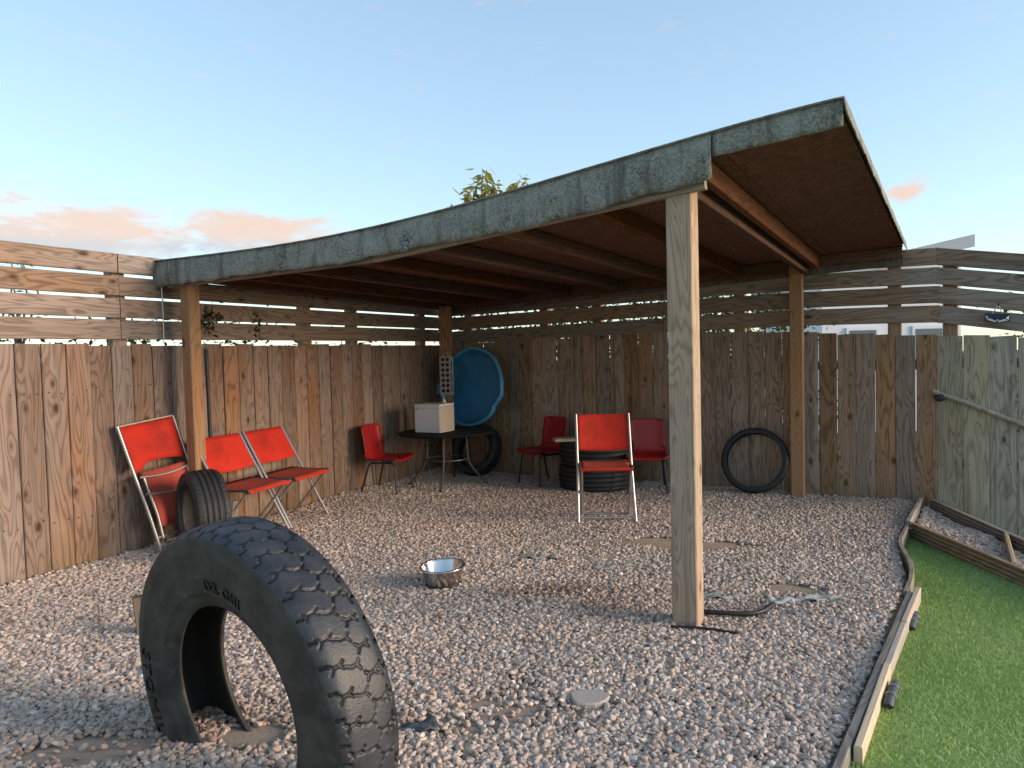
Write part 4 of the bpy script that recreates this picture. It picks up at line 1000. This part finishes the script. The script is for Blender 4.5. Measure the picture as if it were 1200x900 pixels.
hedge(o3(Lp+Ld*-1.8, Ln, 1.0), o3(Lp+Ld*4.4, Ln, 1.0), 1.43, 9000, 'loose low hedge behind the warm brown fence, seen through the slats', 5, .4, 130)
hedge(o3(Cc+Rd*-.3, nR, 1.1), o3(Cc+Rd*3.45, nR, 1.1), 1.85, 20000, 'dense hedge behind the back fence, seen through the slats', 9, .4, 130)
hedge(o3(K+Sd*.75, Sn, 1.3), o3(K+Sd*3.2, Sn, 1.3), 1.50, 6500, 'yellowing hedge behind the grey green fence', 14, .4, 70)
def tree(name, base, tip_pts, label, seed, nleaf, size, mat, cat='tree', spread=.25, z0=2.2):
    r = np.random.default_rng(seed); root = empty(name, (*base, -.45)); tag(root, label, cat)
    B = np.array([*base, -.45]); zt = max(q[2] for q in tip_pts)+.45; trunk = MB().tube([(0, 0, 0), (.05, .02, zt*.35), (0, .0, zt*.6), (.02, 0, zt*.8)], .035, 8, r2=.012).build('trunk', M_bark, root, True)
    P = []; m = MB()
    for tp in tip_pts:
        tp = np.array(tp)-B; st = np.array([0, 0, zt*.66]); mid = (st+tp)/2+np.array([*r.normal(0, .08, 2), .12]); m.tube([st, mid, tp], .012, 5, r2=.003)
        for k in range(nleaf):
            t = r.uniform(.25, 1.02); q = (1-t)**2*st+2*t*(1-t)*mid+t*t*tp; P.append(q+r.normal(0, .035, 3))
    m.build('branches', M_bark, root, True); P = np.array(P)
    leaves('crown', P, size, mat, root, .26, droop=.55, r=r)
# tip positions come from the sky line of the shrub above the roof
TB = (-.30, 9.35)
tree('small_tree', TB, [(-.30, 9.2, 3.50), (-.42, 9.3, 3.33), (-.15, 9.3, 3.36), (.0, 9.35, 3.25), (-.52, 9.2, 3.22), (.17, 9.3, 3.42), (.25, 9.4, 3.30), (-.66, 9.3, 3.02), (-.75, 9.25, 3.06), (.30, 9.3, 3.36), (-.22, 9.25, 3.28), (-.05, 9.4, 3.1), (-.4, 9.4, 3.1)],
     'small yellow green leaved tree showing its top above the shelter roof', 4, 85, .17, M_shrub)
tree('shrub', (-3.9, 5.75), [(-3.87, 5.75, 2.11), (-3.90, 5.75, 2.06), (-3.84, 5.75, 2.05), (-3.93, 5.72, 1.99)], 'thin leafy shoot poking above the top slat of the brown fence', 6, 14, .07, M_hedge, 'shrub')
def ivy(s, z, n, label, seed):
    r = np.random.default_rng(seed); p = Lp+Ld*s-Ln*.02; root = empty('ivy_sprig', (p.x, p.y, z)); tag(root, label, 'ivy', 'ivy on the slats')
    P = np.column_stack([r.normal(0, .045, n), r.normal(0, .045, n)*.6, r.normal(0, .055, n)]); o = leaves('leaf_cluster', P, .036, M_ivy, root, .8, r=r); o['kind'] = 'stuff'
    MB().tube([(0, 0, -.12), (.01, 0, 0), (-.01, .01, .1)], .004, 5).build('stem', M_bark, root)
ivy(1.40, 1.50, 55, 'dark ivy sprig growing through the slats beside the shelter post', 2)
ivy(1.86, 1.49, 26, 'smaller dark ivy sprig on the lit slats farther from the post', 3)
# neighbouring outbuilding behind the back fence
hb = empty('white_outbuilding', (7.25, 14.2, -.45)); tag(hb, 'white outbuilding with a pale sloping roof beyond the fence corner', 'building')
MB().add([(-1.35, -.4, 0), (1.28, -.4, 0), (1.28, 3, 0), (-1.35, 3, 0), (-1.35, -.4, 2.95), (1.28, -.4, 3.45), (1.28, 3, 3.45), (-1.35, 3, 2.95)], [(0, 1, 5, 4), (1, 2, 6, 5), (2, 3, 7, 6), (3, 0, 4, 7), (4, 5, 6, 7)]).build('wall', M_housew, hb)
g = [[Vector((-1.5+2.88*i/4, -.6+3.8*j/4, 2.95+.57*i/4)) for j in range(5)] for i in range(5)]
sheet(g, .12).build('roof', M_houser, hb)
MB().add([(-1.5, -.62, 2.86), (1.38, -.62, 3.43), (1.38, -.62, 3.66), (-1.5, -.62, 3.06), (-1.5, -.66, 2.86), (1.38, -.66, 3.43), (1.38, -.66, 3.66), (-1.5, -.66, 3.06)], [(4, 5, 6, 7), (1, 0, 3, 2), (0, 1, 5, 4), (1, 2, 6, 5), (2, 3, 7, 6), (3, 0, 4, 7)]).build('fascia', M_houser, hb)
for x in (-.9, .35):
    w_ = MB().box(x, x+.62, -.43, -.405, 1.1, 2.0).build('window', M_housew, hb); MB().box(x+.06, x+.56, -.437, -.432, 1.16, 1.94).build('pane', M_glass, w_)
